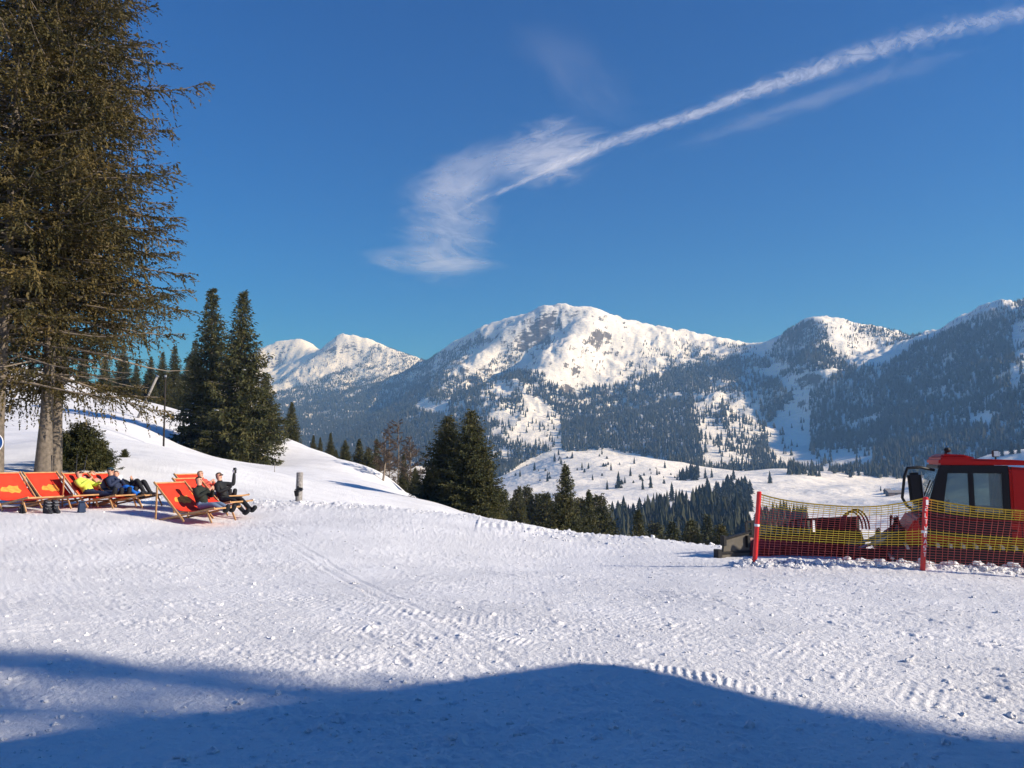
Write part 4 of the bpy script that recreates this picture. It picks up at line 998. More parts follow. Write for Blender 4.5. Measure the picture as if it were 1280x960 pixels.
# own axes: +x forward (left in the picture), -y is away from the camera after turning, so the near side is y>0
def gb(name, parent, mtl, fn, **k):
    m = MB(); fn(m); return m.build(name, mtl, parent, **k)
for sgn in (1, -1):
    tr_ = gb('track', gr, M_RUB, lambda m: m.prism([(1.55,.30),(1.75,.55),(1.62,.86),(1.2,.98),(-2.6,.98),(-3.0,.80),(-3.05,.45),(-2.7,.10),(-2.2,.04),(1.0,.04)], sgn * 1.20 - .45, sgn * 1.20 + .45), bevel=.03)
    cl_ = MB(); outl = [(1.55,.30),(1.75,.55),(1.62,.86),(1.2,.98),(-2.6,.98),(-3.0,.80),(-3.05,.45),(-2.7,.10),(-2.2,.04),(1.0,.04)]
    for i in range(len(outl)):
        a = Vector((outl[i][0], 0, outl[i][1])); b_ = Vector((outl[(i + 1) % 10][0], 0, outl[(i + 1) % 10][1])); n_ = max(1, int((b_ - a).length / .22))
        d_ = (b_ - a).normalized(); nr_ = Vector((d_.z, 0, -d_.x)) * 1.0
        for k in range(n_):
            p_ = a.lerp(b_, (k + .5) / n_); cen = Vector((-.6, 0, .5)); nn = nr_ if nr_.dot(p_ - cen) > 0 else -nr_
            cl_.beam(p_ + nn * -.01 + Vector((0, sgn * 1.2 - .47, 0)), p_ + nn * .03 + Vector((0, sgn * 1.2 - .47, 0)), .035, .05) if False else cl_.box(p_ + nn * .03 + Vector((0, sgn * 1.2, 0)), (.05, .94, .07), (0, math.atan2(nn.x, nn.z), 0))
    cl_.build('grousers', M_METAL, tr_)
    for xw in (-2.5, -1.5, -.6, .3, 1.2): gb('road_wheel', gr, M_DARK, lambda m: m.tube([(xw, sgn * .72, .45), (xw, sgn * 1.66, .45)], .30, 18), bevel=.02)
gb('chassis', gr, M_GRED2, lambda m: m.box((-.6, 0, .72), (4.6, 1.4, .55)), bevel=.03)
# lower cab and body side panel
body = gb('body', gr, M_GRED, lambda m: m.prism([(1.35,.70),(1.42,1.20),(1.22,1.52),(-1.25,1.52),(-1.25,.62),(1.1,.58)], -1.25, 1.25), bevel=.05)
gb('side_skirt', gr, M_GRED, lambda m: m.prism([(1.30,.20),(1.36,.66),(-1.22,.66),(-1.22,.20)], 1.36, 1.68), bevel=.04)
gb('front_bonnet', gr, M_RUB, lambda m: m.prism([(1.40,.75),(1.85,.78),(1.80,1.00),(1.44,1.28)], -.95, .95), bevel=.04)
# cab: black frame, panes, roof
def cabline(z): t = (z - 1.52) / (2.62 - 1.52); return 1.14 - .42 * t
cab = gb('cab', gr, M_BLACK, lambda m: (m.prism([(1.14,1.523),(1.02,1.84),(.94,1.84),(1.05,1.523)], 1.10, 1.19), m.prism([(1.05,1.523),(.72,2.62),(.48,2.62),(.58,2.46),(.68,1.80),(.78,1.66),(.78,1.523)], 1.12, 1.20),
     m.prism([(1.05,1.523),(.72,2.62),(.60,2.62),(.93,1.523)], -1.2, -1.12),
     m.prism([(.78,1.523),(.78,1.66),(-.50,1.66),(-.50,1.523)], 1.12, 1.197), m.prism([(.58,2.46),(.48,2.62),(-.50,2.62),(-.50,2.46)], 1.12, 1.197), m.prism([(-.37,1.66),(-.37,2.46),(-.50,2.46),(-.50,1.66)], 1.12, 1.196),
     m.prism([(.78,1.523),(.78,1.64),(-.62,1.64),(-.62,1.523)], -1.2, -1.12), m.prism([(.56,2.50),(.48,2.62),(-.62,2.62),(-.62,2.50)], -1.2, -1.12), m.prism([(-.5,1.64),(-.5,2.50),(-.62,2.50),(-.62,1.64)], -1.2, -1.12),
     m.box((.17, 1.155, 2.06), (.10, .062, .80)), m.box((.72, 0, 2.585), (.06, 2.24, .07)), m.box((1.08, 0, 1.545), (.08, 2.22, .05))), bevel=.01)
win = gb('side_window', gr, M_GLASS, lambda m: m.prism([(.68,1.66),(.58,2.46),(.22,2.46),(.22,1.66)], 1.15, 1.162))
win = gb('side_window', gr, M_GLASS, lambda m: m.prism([(.12,1.66),(.12,2.46),(-.37,2.46),(-.37,1.66)], 1.15, 1.162))
gb('side_window', gr, M_GLASS, lambda m: m.prism([(.80,1.64),(.58,2.50),(-.50,2.50),(-.50,1.64)], -1.165, -1.153))
gb('windscreen', gr, M_GLASS, lambda m: m.add([(1.10,-1.1,1.57),(1.10,1.1,1.57),(.735,1.1,2.56),(.735,-1.1,2.56),(1.085,-1.1,1.565),(1.085,1.1,1.565),(.72,1.1,2.555),(.72,-1.1,2.555)], [(0,1,2,3),(7,6,5,4),(0,4,5,1),(1,5,6,2),(2,6,7,3),(3,7,4,0)]))
gb('seat', gr, M_DARK, lambda m: (m.box((-.25, .0, 1.66), (.5, .5, .15)), m.box((-.48, 0, 2.0), (.14, .48, .62), (0, -.15, 0)), m.box((-.52, 0, 2.36), (.10, .28, .16))), bevel=.03)
gb('steering_column', gr, M_BLACK, lambda m: (m.beam((.62, 0, 1.53), (.45, 0, 1.86), .06, .06), m.box((.80, 0, 1.62), (.35, 1.6, .16))), bevel=.01)
gb('rear_cab_wall', gr, M_GRED, lambda m: (m.prism([(-.505,1.53),(-.505,2.60),(-1.02,2.56),(-1.22,1.53)], .86, 1.235), m.prism([(-.625,1.53),(-.625,2.60),(-1.02,2.56),(-1.22,1.53)], -1.235, -.86), m.box((-.80, 0, 1.62), (.34, 1.70, .18))), bevel=.05)
gb('rear_window', gr, M_GLASS, lambda m: m.add([(-.90,-.85,1.73),(-.90,.85,1.73),(-.72,.85,2.52),(-.72,-.85,2.52)], [(0,1,2,3)]), solid=.01)
roof = gb('roof', gr, M_GRED, lambda m: m.prism([(.74,2.625),(.73,2.77),(.64,2.80),(.30,2.795),(.05,2.755),(-.60,2.735),(-1.08,2.70),(-1.06,2.625)], -1.19, 1.21), bevel=.04)
gb('roof_hump', roof, M_GRED, lambda m: m.prism([(.70,2.78),(.62,2.86),(.25,2.84),(.02,2.77)], -.95, 1.0), bevel=.03)
gb('antenna_knob', roof, M_BLACK, lambda m: (m.tube([(.56, .8, 2.85), (.54, .8, 2.93)], .03, 8), m.ball((.52, .8, 2.94), (.07, .06, .055))))
def lamp(x_, y_, z_):
    h_ = gb('work_light', gr, M_BLACK, lambda m: (m.box((x_, y_, z_), (.11, .13, .14)), m.tube([(x_, y_, z_ - .12), (x_, y_, z_ - .05)], .018, 6)), bevel=.02)
    gb('lamp_lens', h_, M_LAMP, lambda m: m.box((x_ - .005, y_ + .068, z_), (.085, .012, .11)))
lamp(-.30, 1.12, 2.86)
bc = gb('beacon', gr, M_ORANGE, lambda m: m.tube([(-.92, .95, 2.76), (-.92, .95, 2.90), (-.92, .95, 2.95)], [.085, .08, .04], 14), smooth=False)
gb('beacon_base', bc, M_BLACK, lambda m: m.tube([(-.92, .95, 2.68), (-.92, .95, 2.762)], .092, 14))
gb('door_seam', body, M_BLACK, lambda m: (m.box((-.66, 1.252, 1.06), (.012, .006, .90)), m.box((1.0, 1.252, 1.04), (.012, .006, .86))))
gb('door', gr, M_BLACK, lambda m: m.prism([(1.10,1.20),(1.18,1.50),(-.48,1.50),(-.48,1.10)], 1.253, 1.268), bevel=.006)
gb('door_handle', body, M_BLACK, lambda m: m.box((-.50, 1.27, 1.32), (.16, .035, .04)), bevel=.01)
gb('reflector_strip', body, M_ORANGE, lambda m: m.box((.10, 1.253, .93), (1.2, .006, .16)))
# engine cover and platform behind the cab, tail lights
gb('engine_cover', gr, M_GRED, lambda m: m.prism([(-1.30,.66),(-1.30,1.62),(-2.7,1.50),(-3.0,1.25),(-3.0,.66)], -1.2, 1.26), bevel=.06)
for z_, mt in ((1.08, M_ORANGE), (.93, mat('red_lens', (.6, .01, .01), .25)), (.80, M_LAMP)): gb('side_lamp', gr, mt, lambda m: m.tube([(-1.42, 1.255, z_), (-1.42, 1.285, z_)], .045, 12))
gb('grab_rail', gr, M_BLACK, lambda m: m.tube([(-1.36, 1.26, 1.0), (-1.36, 1.33, 1.06), (-1.36, 1.33, 1.95), (-1.30, 1.24, 2.05)], .02, 8), smooth=True)
# mirror: outer hoop and tall glass housing ahead of the cab
mi = gb('mirror', gr, M_BLACK, lambda m: m.tube([(.82,1.16,2.52),(1.10,1.32,2.58),(1.34,1.40,2.56),(1.40,1.42,2.40),(1.46,1.42,1.95),(1.38,1.40,1.78),(1.20,1.34,1.66),(1.06,1.20,1.62)], .030, 10), smooth=True)
gb('mirror_housing', mi, M_BLACK, lambda m: m.box((1.20, 1.36, 2.14), (.26, .16, .66), (0, .06, 0)), bevel=.05)
gb('mirror_glass', mi, M_METAL, lambda m: m.box((1.07, 1.36, 2.14), (.012, .13, .57), (0, .06, 0)))
gb('wiper', gr, M_BLACK, lambda m: (m.tube([(1.13, .2, 1.58), (.98, .55, 2.02)], .012, 6), m.tube([(1.06, .40, 1.72), (.86, .70, 2.30)], .014, 6)))
# front linkage: lift arms, rams, hoses
gb('lift_frame', gr, M_RUB, lambda m: (m.beam((1.3, .45, .62), (2.55, .45, .55), .14, .18), m.beam((1.3, -.45, .62), (2.55, -.45, .55), .14, .18), m.box((2.45, 0, .62), (.25, 1.5, .5))), bevel=.02)
for y_ in (-.5, .5): gb('hydraulic_ram', gr, M_METAL, lambda m: (m.tube([(1.5, y_, 1.1), (2.05, y_, .88)], .055, 10), m.tube([(2.0, y_, .90), (2.5, y_, .70)], .032, 10)), smooth=True)
for k_, (y_, hz) in enumerate(((.25, .20), (.32, .24), (-.2, .22), (.38, .17))):
    gb('hydraulic_hose', gr, M_RUB, lambda m: m.tube([(1.45, y_, 1.25), (1.50 + .05 * k_, y_ + .05, 1.55 - .3 * hz), (1.65, y_ + .02, 1.0), (1.9, y_, .75)], .022, 8), smooth=True)
# blade: turned on its pivot, its near end reaching forward
bl = gb('blade', gr, M_GRED2, lambda m: m.prism([(.0,.02),(.16,.02),(.10,.30),(.10,.62),(.18,.88),(.10,.90),(.0,.62),(-.02,.30)], -1.75, 1.70), bevel=.008)
bl.location = (3.35, .15, .10); bl.rotation_euler = (0, 0, R(-44))
grid = MB()
for i in range(14): grid.box((.12, -.35 + i * .158, 1.05), (.03, .06, .36))
grid.box((.12, -1.02, 1.07), (.02, 1.36, .30)); grid.box((.12, -.02, 1.24), (.05, 3.42, .05)); grid.box((.12, .75, 1.06), (.028, 1.9, .022)); grid.box((.12, -.02, .91), (.05, 3.42, .05))
grid.build('blade_grille', M_BLACK, bl)
gb('back_plate', bl, M_GRED2, lambda m: (m.box((-.10, 0, .45), (.16, 1.6, .5)), m.box((-.08, 1.3, .35), (.12, .10, .62)), m.box((-.08, -1.3, .35), (.12, .10, .62))), bevel=.015)
for dy in (0, .08, .15): gb('hydraulic_hose', bl, M_GRED2, lambda m: m.tube([(-.06 - dy, -1.25 + (.36 + dy * .4) * math.cos(a), .98 + (.42 + dy * .4) * max(0, math.sin(a))) for a in np.linspace(0, math.pi, 12)], .020, 8), smooth=True)
gb('side_bracket', bl, M_BLACK, lambda m: m.prism([(-1.55,.9),(-1.30,1.25),(-1.20,1.25),(-1.75,.5)], -.03, .03, 'yz'))
wg = gb('blade_wing', bl, M_GREYP, lambda m: m.prism([(1.70,.10),(2.52,.12),(2.54,.50),(2.44,.62),(2.40,.86),(1.72,1.0)], .02, .09, 'yz'), bevel=.006)
gb('wing_edge', wg, M_BLACK, lambda m: (m.box((.03, 2.12, .60), (.10, .84, .05)), m.box((.04, 2.57, .40), (.16, .12, .56)), m.box((.03, 2.42, .86), (.12, .09, .22)), m.beam((.04, 1.70, 1.02), (.04, 2.42, .90), .11, .035), m.box((.0, 1.78, .82), (.10, .09, .26))), bevel=.01)
gb('reflector', bl, M_LAMP, lambda m: m.box((-.03, .55, .62), (.03, .18, .11)))

# ================================================================ mountain hut behind the camera: its roof throws the shade over the foreground
def shadow_caster(px, py, h):
    """Point at height h whose shadow falls on the ground seen at pixel."""
    u = (px - 640) / F; v = (480 - py) / F; k = -(CAM_Z - .02) / (SP + CP * v)
    return Vector((u * k, (CP - SP * v) * k, 0)) + SUN_H * (h / math.tan(SUN_EL)) + Vector((0, 0, h))
HH = 6.0; pk = shadow_caster(722, 823, HH); HA = Vector((-.9, -.44, 0)).normalized(); hang = math.atan2(HA.y, HA.x)
hut = empty('mountain_hut', (pk.x, pk.y, 0)); tag(hut, 'wooden mountain hut with a lean-to roof behind the camera', 'hut'); hut.rotation_euler = (0, 0, hang)
# own x runs along the high front edge, own y (to the left of x) points away from the view; the roof falls that way
LL, DD, kk = 16.0, 8.0, .39
gb('walls', hut, mat('larch_boards', (.20, .11, .055), .8, var=.3, vscale=3), lambda m: m.prism([(.9, -.6), (DD - .8, -.6), (DD - .8, HH - .26 - kk * (DD - .8)), (.9, HH - .26 - kk * .9)], .8, LL - .8, 'yz'))
rf = gb('roof', hut, mat('roof_boards', (.12, .08, .055), .8), lambda m: m.prism([(0, HH - .2), (DD, HH - .2 - kk * DD), (DD, HH - kk * DD), (0, HH)], 0, LL, 'yz'))
for x_ in (3, 7.5, 12):
    wo = gb('window', hut, mat('white_window_frame', (.7, .68, .62), .6), lambda m: (m.box((x_, .88, 2.0), (1.1, .06, .08)), m.box((x_, .88, .9), (1.1, .06, .08)), m.box((x_ - .52, .88, 1.45), (.08, .06, 1.05)), m.box((x_ + .52, .88, 1.45), (.08, .06, 1.05)), m.box((x_, .88, 1.45), (.05, .05, 1.05))))
    gb('pane', wo, mat('dark_window_glass', (.02, .025, .03), .08, spec=.6), lambda m: m.box((x_, .893, 1.45), (1.0, .01, 1.05)))

# an unseen spruce, narrowed and added beyond the hut, throws the shade at lower left
tt = Vector((-7.4, 7.75, 0)) + SUN_H * (17.5 / math.tan(SUN_EL)); c_ = copy_tree(kinds[1]); c_.location = (tt.x, tt.y, gz(tt.x, tt.y) - .2); s_ = (17.5 - c_.location.z) / 17; c_.scale = (s_ * .46, s_ * .46, s_); c_['label'] = 'tall spruce added beyond the mountain hut for its shade, outside the picture'; c_['group'] = 'trees beside the hut'

tt = Vector((-7.6, 6.9, 0)) + SUN_H * (17.5 / math.tan(SUN_EL)); c_ = copy_tree(kinds[0]); c_.location = (tt.x, tt.y, gz(tt.x, tt.y) - .2); s_ = (17.5 - c_.location.z) / 17; c_.scale = (s_ * .5, s_ * .5, s_); c_['label'] = 'second slim spruce added beyond the mountain hut to fill out the shade'; c_['group'] = 'trees beside the hut'  # unseen slim spruce added to close the gap in the first one's shade

# ================================================================ hay barn on the valley meadow
def barn(px, py, L, label, rz):
    Y = hit(float(px), float(py)) or 850.
    x = (px - 640) / F * Y; e = empty('hay_barn', (x, Y, float(zfar(np.array([float(px)]), np.array([Y]))[0])), rz); tag(e, label, 'barn')
    wl = mat('dark_barn_boards', (.08, .06, .05), .9, var=.3)
    gb('wall', e, wl, lambda m: m.prism([(-3, -1.5), (3, -1.5), (3, 3.0), (0, 5.2), (-3, 3.0)], -L / 2, L / 2, 'yz'))
    gb('roof', e, mat('grey_barn_roof', (.20, .20, .22), .8, var=.2), lambda m: m.prism([(-3.6, 2.75), (0, 5.35), (3.6, 2.75), (3.6, 2.95), (0, 5.6), (-3.6, 2.95)], -L / 2 - .5, L / 2 + .5, 'yz'))
    gb('door', e, M_BLACK, lambda m: m.box((0, -3.02, 1.0), (3, .08, 3)))
barn(1114, 619, 19, 'dark hay barn with a grey roof on the valley meadow', R(8))
barn(1105, 617, 6, 'tiny shed at the left end of the hay barn', R(8))

# ================================================================ loose lumps of snow along the net and the rim
g = np.random.RandomState(9); VV = []; FF = []; no = 0
ico = bmesh.new(); bmesh.ops.create_icosphere(ico, subdivisions=2, radius=1); iv = np.array([v.co[:] for v in ico.verts]); ifc = np.array([[v.index for v in f.verts] for f in ico.faces]); ico.free()
spots = []
for _ in range(1500):
    t = g.uniform(-.02, 1.0); p = BERM_A + (BERM_B - BERM_A) * t; spots.append((p[0] + g.normal(0, .10), p[1] - .02 + g.normal(0, .15), g.choice([.018, .03, .045, .07], p=[.45, .33, .17, .05])))
for _ in range(700):
    a = g.uniform(-26, 15) * math.pi / 180; r_ = (26 if a < 0 else 22.3) + g.normal(0, 1.2); spots.append((r_ * math.sin(a), r_ * math.cos(a), g.choice([.02, .03, .05], p=[.5, .38, .12])))
for _ in range(1500):
    r_ = 1 / g.uniform(1 / 24, 1 / 4.3); a = g.uniform(-35, 35) * math.pi / 180; spots.append((r_ * math.sin(a), r_ * math.cos(a), g.choice([.008, .013, .02, .032], p=[.45, .35, .16, .04])))
sx = np.array([s[0] for s in spots]); sy = np.array([s[1] for s in spots]); szz = ground(sx, sy)
for (x_, y_, r_), z_ in zip(spots, szz):
    q = iv * (1 + .55 * perlin(iv[:, 0] * 1.1 + x_ * 7, iv[:, 1] * 1.1 + iv[:, 2] + y_ * 5) + .35 * perlin(iv[:, 0] * 2.3 + iv[:, 2] * 2 + y_ * 7, iv[:, 1] * 2.3 + x_ * 5))[:, None] * (g.uniform(.7, 1.3, 3) * np.array([1, 1, .75]))[None] * r_
    VV.append(q + np.array([x_, y_, z_ + r_ * .10])); FF.append(ifc + no); no += len(q)
lo_ = obj_np('snow_clods', np.concatenate(VV), np.concatenate(FF), M_SNOW, smooth=False); tag(lo_, 'loose lumps of snow strewn over the trodden ground and along the net', 'snow', kind='stuff')
# ================================================================ people in the deck chairs
M_SKIN = mat('skin', (.62, .34, .24), .55, var=.06)
def seg_dist(p, a, b):
    ab = b - a; t = np.clip(((p - a) @ ab) / (ab @ ab + 1e-9), 0, 1); return np.linalg.norm(p - (a + t[:, None] * ab), axis=1)

def person(chair_ob, label, y0, pelvis, torso, legs, arms, cols, hair, hat=None, head_tilt=.15, shades=False, held=None):
    """Pose in the chair's own axes: torso = lean angle from upright (back), legs = (knee x,z, ankle x,z) left and right, arms = (elbow, wrist) offsets from the shoulders."""
    e = empty('person', chair_ob.location - Vector((0, 0, .055)), chair_ob.rotation_euler[2], .94); tag(e, label, 'person', 'people sunbathing in the deck chairs')
    P = {}; Rd = {}; E = []
    def v(n, p, r): P[n] = Vector(p); Rd[n] = r if isinstance(r, tuple) else (r, r)
    px_, pz_ = pelvis; up = Vector((-math.sin(torso), 0, math.cos(torso))); fw = Vector((math.cos(torso), 0, math.sin(torso))); o = Vector((px_, y0, pz_))
    v('pelvis', o, (.115, .16)); v('waist', o + up * .18, (.105, .145)); v('chest', o + up * .38, (.115, .165)); v('neck0', o + up * .50, (.065, .075)); 
    hu = Vector((-math.sin(torso - head_tilt - .25), 0, math.cos(torso - head_tilt - .25))); hf = Vector((hu.z, 0, -hu.x))
    nk = o + up * .56; v('neck1', nk + hu * .02, .052); v('jaw', nk + hu * .10 + hf * .02, (.072, .07)); v('skull', nk + hu * .185, (.098, .084)); v('crown', nk + hu * .245 - hf * .01, (.065, .06))
    v('nose', nk + hu * .135 + hf * .118, .012); v('nose0', nk + hu * .15 + hf * .075, .02)
    E += [('pelvis', 'waist'), ('waist', 'chest'), ('chest', 'neck0'), ('neck0', 'neck1'), ('neck1', 'jaw'), ('jaw', 'skull'), ('skull', 'crown'), ('jaw', 'nose0'), ('nose0', 'nose')]
    for s, sd_ in ((-1, 'r'), (1, 'l')):
        kx, kz, ax_, az_ = legs[0 if s < 0 else 1]
        v('hip' + sd_, o + Vector((.05, s * .095, -.02)), .088); v('knee' + sd_, (kx, y0 + s * .12, kz), .060); v('calf' + sd_, Vector((kx, y0 + s * .12, kz)).lerp(Vector((ax_, y0 + s * .11, az_)), .35), .056); v('ankle' + sd_, (ax_, y0 + s * .11, az_), .042)
        d = (Vector((ax_, 0, az_)) - Vector((kx, 0, kz))).normalized(); pe = Vector((-d.z, 0, d.x)); pe = pe if pe.z > 0 or abs(pe.z) < .2 and pe.x > 0 else -pe
        if d.z < -.8: pe = Vector((1, 0, 0))
        v('heel' + sd_, P['ankle' + sd_] + d * .06, .042); v('toe' + sd_, P['ankle' + sd_] + d * .075 + pe * .17, .036)
        E += [('pelvis', 'hip' + sd_), ('hip' + sd_, 'knee' + sd_), ('knee' + sd_, 'calf' + sd_), ('calf' + sd_, 'ankle' + sd_), ('ankle' + sd_, 'heel' + sd_), ('heel' + sd_, 'toe' + sd_)]
        sh = o + up * .46 + Vector((0, s * .175, 0)); v('shoulder' + sd_, sh, .062)
        el, wr = arms[0 if s < 0 else 1]
        def loc(q): return sh + fw * q[0] + Vector((0, s * q[1], 0)) + up * q[2]
        v('elbow' + sd_, loc(el), .043); v('wrist' + sd_, loc(wr), .030); hd = (P['wrist' + sd_] - P['elbow' + sd_]).normalized()
        v('palm' + sd_, P['wrist' + sd_] + hd * .075, (.020, .038))
        E += [('chest', 'shoulder' + sd_), ('shoulder' + sd_, 'elbow' + sd_), ('elbow' + sd_, 'wrist' + sd_), ('wrist' + sd_, 'palm' + sd_)]
        side = hd.cross(Vector((0, 1, 0)) if abs(hd.y) < .8 else Vector((1, 0, 0))).normalized(); nrm = hd.cross(side)
        for k in range(4):
            b = P['palm' + sd_] + nrm * (k - 1.5) * .020; ln = (.065, .078, .074, .056)[k]
            v(f'f{k}a' + sd_, b + hd * ln * .55 + side * .010, .009); v(f'f{k}b' + sd_, b + hd * ln * .9 + side * .034, .008); E += [('palm' + sd_, f'f{k}a' + sd_), (f'f{k}a' + sd_, f'f{k}b' + sd_)]
        v('th' + sd_, P['wrist' + sd_] + hd * .05 + nrm * -.050 + side * .02, .010); E += [('wrist' + sd_, 'th' + sd_)]
    names = list(P); ix = {n: i for i, n in enumerate(names)}
    bm = bmesh.new(); sk_ = bm.verts.layers.skin.verify(); bv = [bm.verts.new(P[n]) for n in names]
    for a, b in E: bm.edges.new((bv[ix[a]], bv[ix[b]]))
    for n, b in zip(names, bv): b[sk_].radius = Rd[n]; b[sk_].use_root = (n == 'pelvis')
    me = bpy.data.meshes.new('body_frame'); bm.to_mesh(me); bm.free()
    tmp = bpy.data.objects.new('body_frame', me); COL.objects.link(tmp)
    m = tmp.modifiers.new('skin', 'SKIN'); m.use_smooth_shade = True; m = tmp.modifiers.new('sub', 'SUBSURF'); m.levels = 2; m.render_levels = 2
    dg = bpy.context.evaluated_depsgraph_get(); ev = tmp.evaluated_get(dg); me2 = bpy.data.meshes.new_from_object(ev); bpy.data.objects.remove(tmp)
    nv = len(me2.vertices); V = np.empty(nv * 3, np.float32); me2.vertices.foreach_get('co', V); V = V.reshape(-1, 3); N = np.empty(nv * 3, np.float32); me2.vertices.foreach_get('normal', N); N = N.reshape(-1, 3)
    faces = [tuple(p.vertices) for p in me2.polygons]; me2.materials.clear(); me2.materials.append(M_SKIN)
    body = link(bpy.data.objects.new('body', me2), e)
    reg = {'head': [('neck1', 'jaw'), ('jaw', 'skull'), ('skull', 'crown'), ('nose0', 'nose')], 'top': [('waist', 'chest'), ('chest', 'neck0'), ('neck0', 'neck1'), ('pelvis', 'waist')] + [('shoulder' + s, 'elbow' + s) for s in 'lr'] + [('elbow' + s, 'wrist' + s) for s in 'lr'] + [('chest', 'shoulder' + s) for s in 'lr'],
           'legs': [('pelvis', 'pelvis')] + [('pelvis', 'hip' + s) for s in 'lr'] + [('hip' + s, 'knee' + s) for s in 'lr'] + [('knee' + s, 'ankle' + s) for s in 'lr'], 'feet': [('ankle' + s, 'heel' + s) for s in 'lr'] + [('heel' + s, 'toe' + s) for s in 'lr'],
           'hand': [('wrist' + s, 'palm' + s) for s in 'lr'] + [(f'f{k}a' + s, f'f{k}b' + s) for s in 'lr' for k in range(4)] + [('wrist' + s, 'th' + s) for s in 'lr']}
    keys = list(reg); FC = np.array([V[list(f)].mean(0) for f in faces]); D = np.stack([np.min([seg_dist(FC, np.array(P[a]), np.array(P[b])) - .25 * min(Rd[a][0], Rd[b][0]) for a, b in reg[k]], 0) for k in keys], 1); lab = np.array(keys)[np.argmin(D, 1)]
    def shell(name, sel, off, mtl):
        ids = np.nonzero(sel)[0]
        if len(ids) == 0: return
        used_ = sorted({i for k in ids for i in faces[k]}); mp = {i: j for j, i in enumerate(used_)}
        me3 = bpy.data.meshes.new(name); me3.from_pydata([tuple(V[i] + N[i] * off) for i in used_], [], [tuple(mp[i] for i in faces[k]) for k in ids]); me3.materials.append(mtl); me3.polygons.foreach_set('use_smooth', [True] * len(ids))
        ob = link(bpy.data.objects.new(name, me3), e); md = ob.modifiers.new('thickness', 'SOLIDIFY'); md.thickness = off * .9; md.offset = -1
    shell('jacket', lab == 'top', .020, cols[0]); shell('trousers', lab == 'legs', .016, cols[1]); shell('boots', lab == 'feet', .030, cols[2])
    if cols[3] is not None: shell('gloves', lab == 'hand', .012, cols[3])
    sk0 = np.array(nk + hu * .17); rel = FC - sk0; isup = (rel @ np.array(hu) > .035) | (rel @ np.array(hf) < -.015)
    if hat is not None: shell('hat', (lab == 'head') & (rel @ np.array(hu) > .015), .022, hat)
    shell('hair', (lab == 'head') & isup & (rel @ np.array(hu) > -.10), .012, hair)
    for s in (-1, 1):
        c_ = nk + hu * .165 + hf * .088 + Vector((0, s * .033, 0))
        mb = MB()
        if shades: mb.box(c_ + hf * .012, (.014, .056, .04), (0, -math.atan2(hu.x, hu.z) * -1, 0))
        else: mb.ball(c_, .011, 8, 6)
        mb.build('sunglasses' if shades else 'eye', M_BLACK, e)
    MB().ball(nk + hu * .095 + hf * .088, (.008, .024, .006), 8, 5).build('mouth', mat('lips', (.45, .12, .10), .5), e)
    return e

c_lime = mat('lime_fleece', (.62, .72, .10), .8, var=.1); c_blk = mat('black_ski_cloth', (.012, .013, .016), .7); c_navy = mat('navy_cloth', (.02, .03, .07), .75, var=.2); c_blue = mat('bright_blue_ski_cloth', (.015, .14, .55), .65, var=.1)
c_jean = mat('blue_grey_denim', (.16, .22, .32), .8, var=.15); c_red = mat('coral_jacket', (.55, .10, .07), .75); c_brown = mat('brown_hair', (.035, .02, .012), .7); c_dark = mat('dark_hair', (.012, .009, .008), .6); c_fair = mat('fair_hair', (.25, .15, .07), .7); c_white = mat('white_cloth', (.75, .75, .78), .8)
c_rose = mat('rose_tee', (.55, .28, .22), .8)
REST = ((.10, .10, -.26), (.30, .02, -.34)); LAP = ((.08, .10, -.27), (.28, -.08, -.22)); BEHIND = ((-.02, .26, .10), (-.06, .05, .22)); FRONT = ((.14, .08, -.24), (.36, -.10, -.10)); UPARM = ((.20, .14, -.08), (.28, .17, .18)); FOLD = ((.06, .12, -.26), (.22, -.14, -.14))
flat = ((.52, .47, .98, .46), (.54, .45, 1.0, .45)); bent = ((.46, .66, .86, .40), (.42, .62, .80, .38)); upk = ((.40, .84, .66, .46), (.44, .80, .70, .45))
person(cC, 'person in a lime green top reclining with dark hair, second cluster from the edge', -.27, (.06, .47), R(44), flat, (LAP, REST), (c_lime, c_navy, c_blk, None), c_dark, head_tilt=.25, shades=True)
person(cC, 'person in a rose top reclining with arms folded behind the head, beyond the lime top', .27, (.04, .47), R(46), flat, (BEHIND, BEHIND), (c_rose, c_navy, c_blk, None), c_fair)
person(cD2, 'person in a dark jacket, dark beanie and bright blue trousers', -.25, (.10, .47), R(30), bent, (FOLD, FOLD), (c_navy, c_blue, c_blk, c_white), c_dark, hat=mat('petrol_beanie', (.02, .05, .07), .9), head_tilt=.1, shades=True)
person(cD2, 'person in black with knees drawn up, lying beyond the blue trousers', .27, (.02, .47), R(46), upk, (BEHIND, LAP), (c_blk, c_blk, c_blk, None), c_brown, head_tilt=.2)
person(cD, 'person in dark jacket and jeans sitting up, nearest of the right cluster', .12, (.28, .45), R(14), ((.74, .50, 1.12, .36), (.76, .50, 1.14, .36)), (FRONT, FRONT), (mat('dark_green_jacket', (.02, .025, .02), .8), c_jean, c_blk, None), c_dark, head_tilt=-.15)
p6 = person(cE, 'person all in black with a hand raised and boots stretched out onto the snow', .0, (.62, .48), R(20), ((1.04, .46, 1.40, .14), (1.08, .50, 1.46, .20)), (LAP, UPARM), (c_blk, c_blk, c_blk, c_blk), c_brown, head_tilt=-.1, shades=True)
person(cF, 'person in a coral jacket lying in the farthest right chair, mostly hidden', -.1, (.18, .47), R(34), flat, (LAP, LAP), (c_red, c_navy, c_blk, None), c_fair, head_tilt=.1)
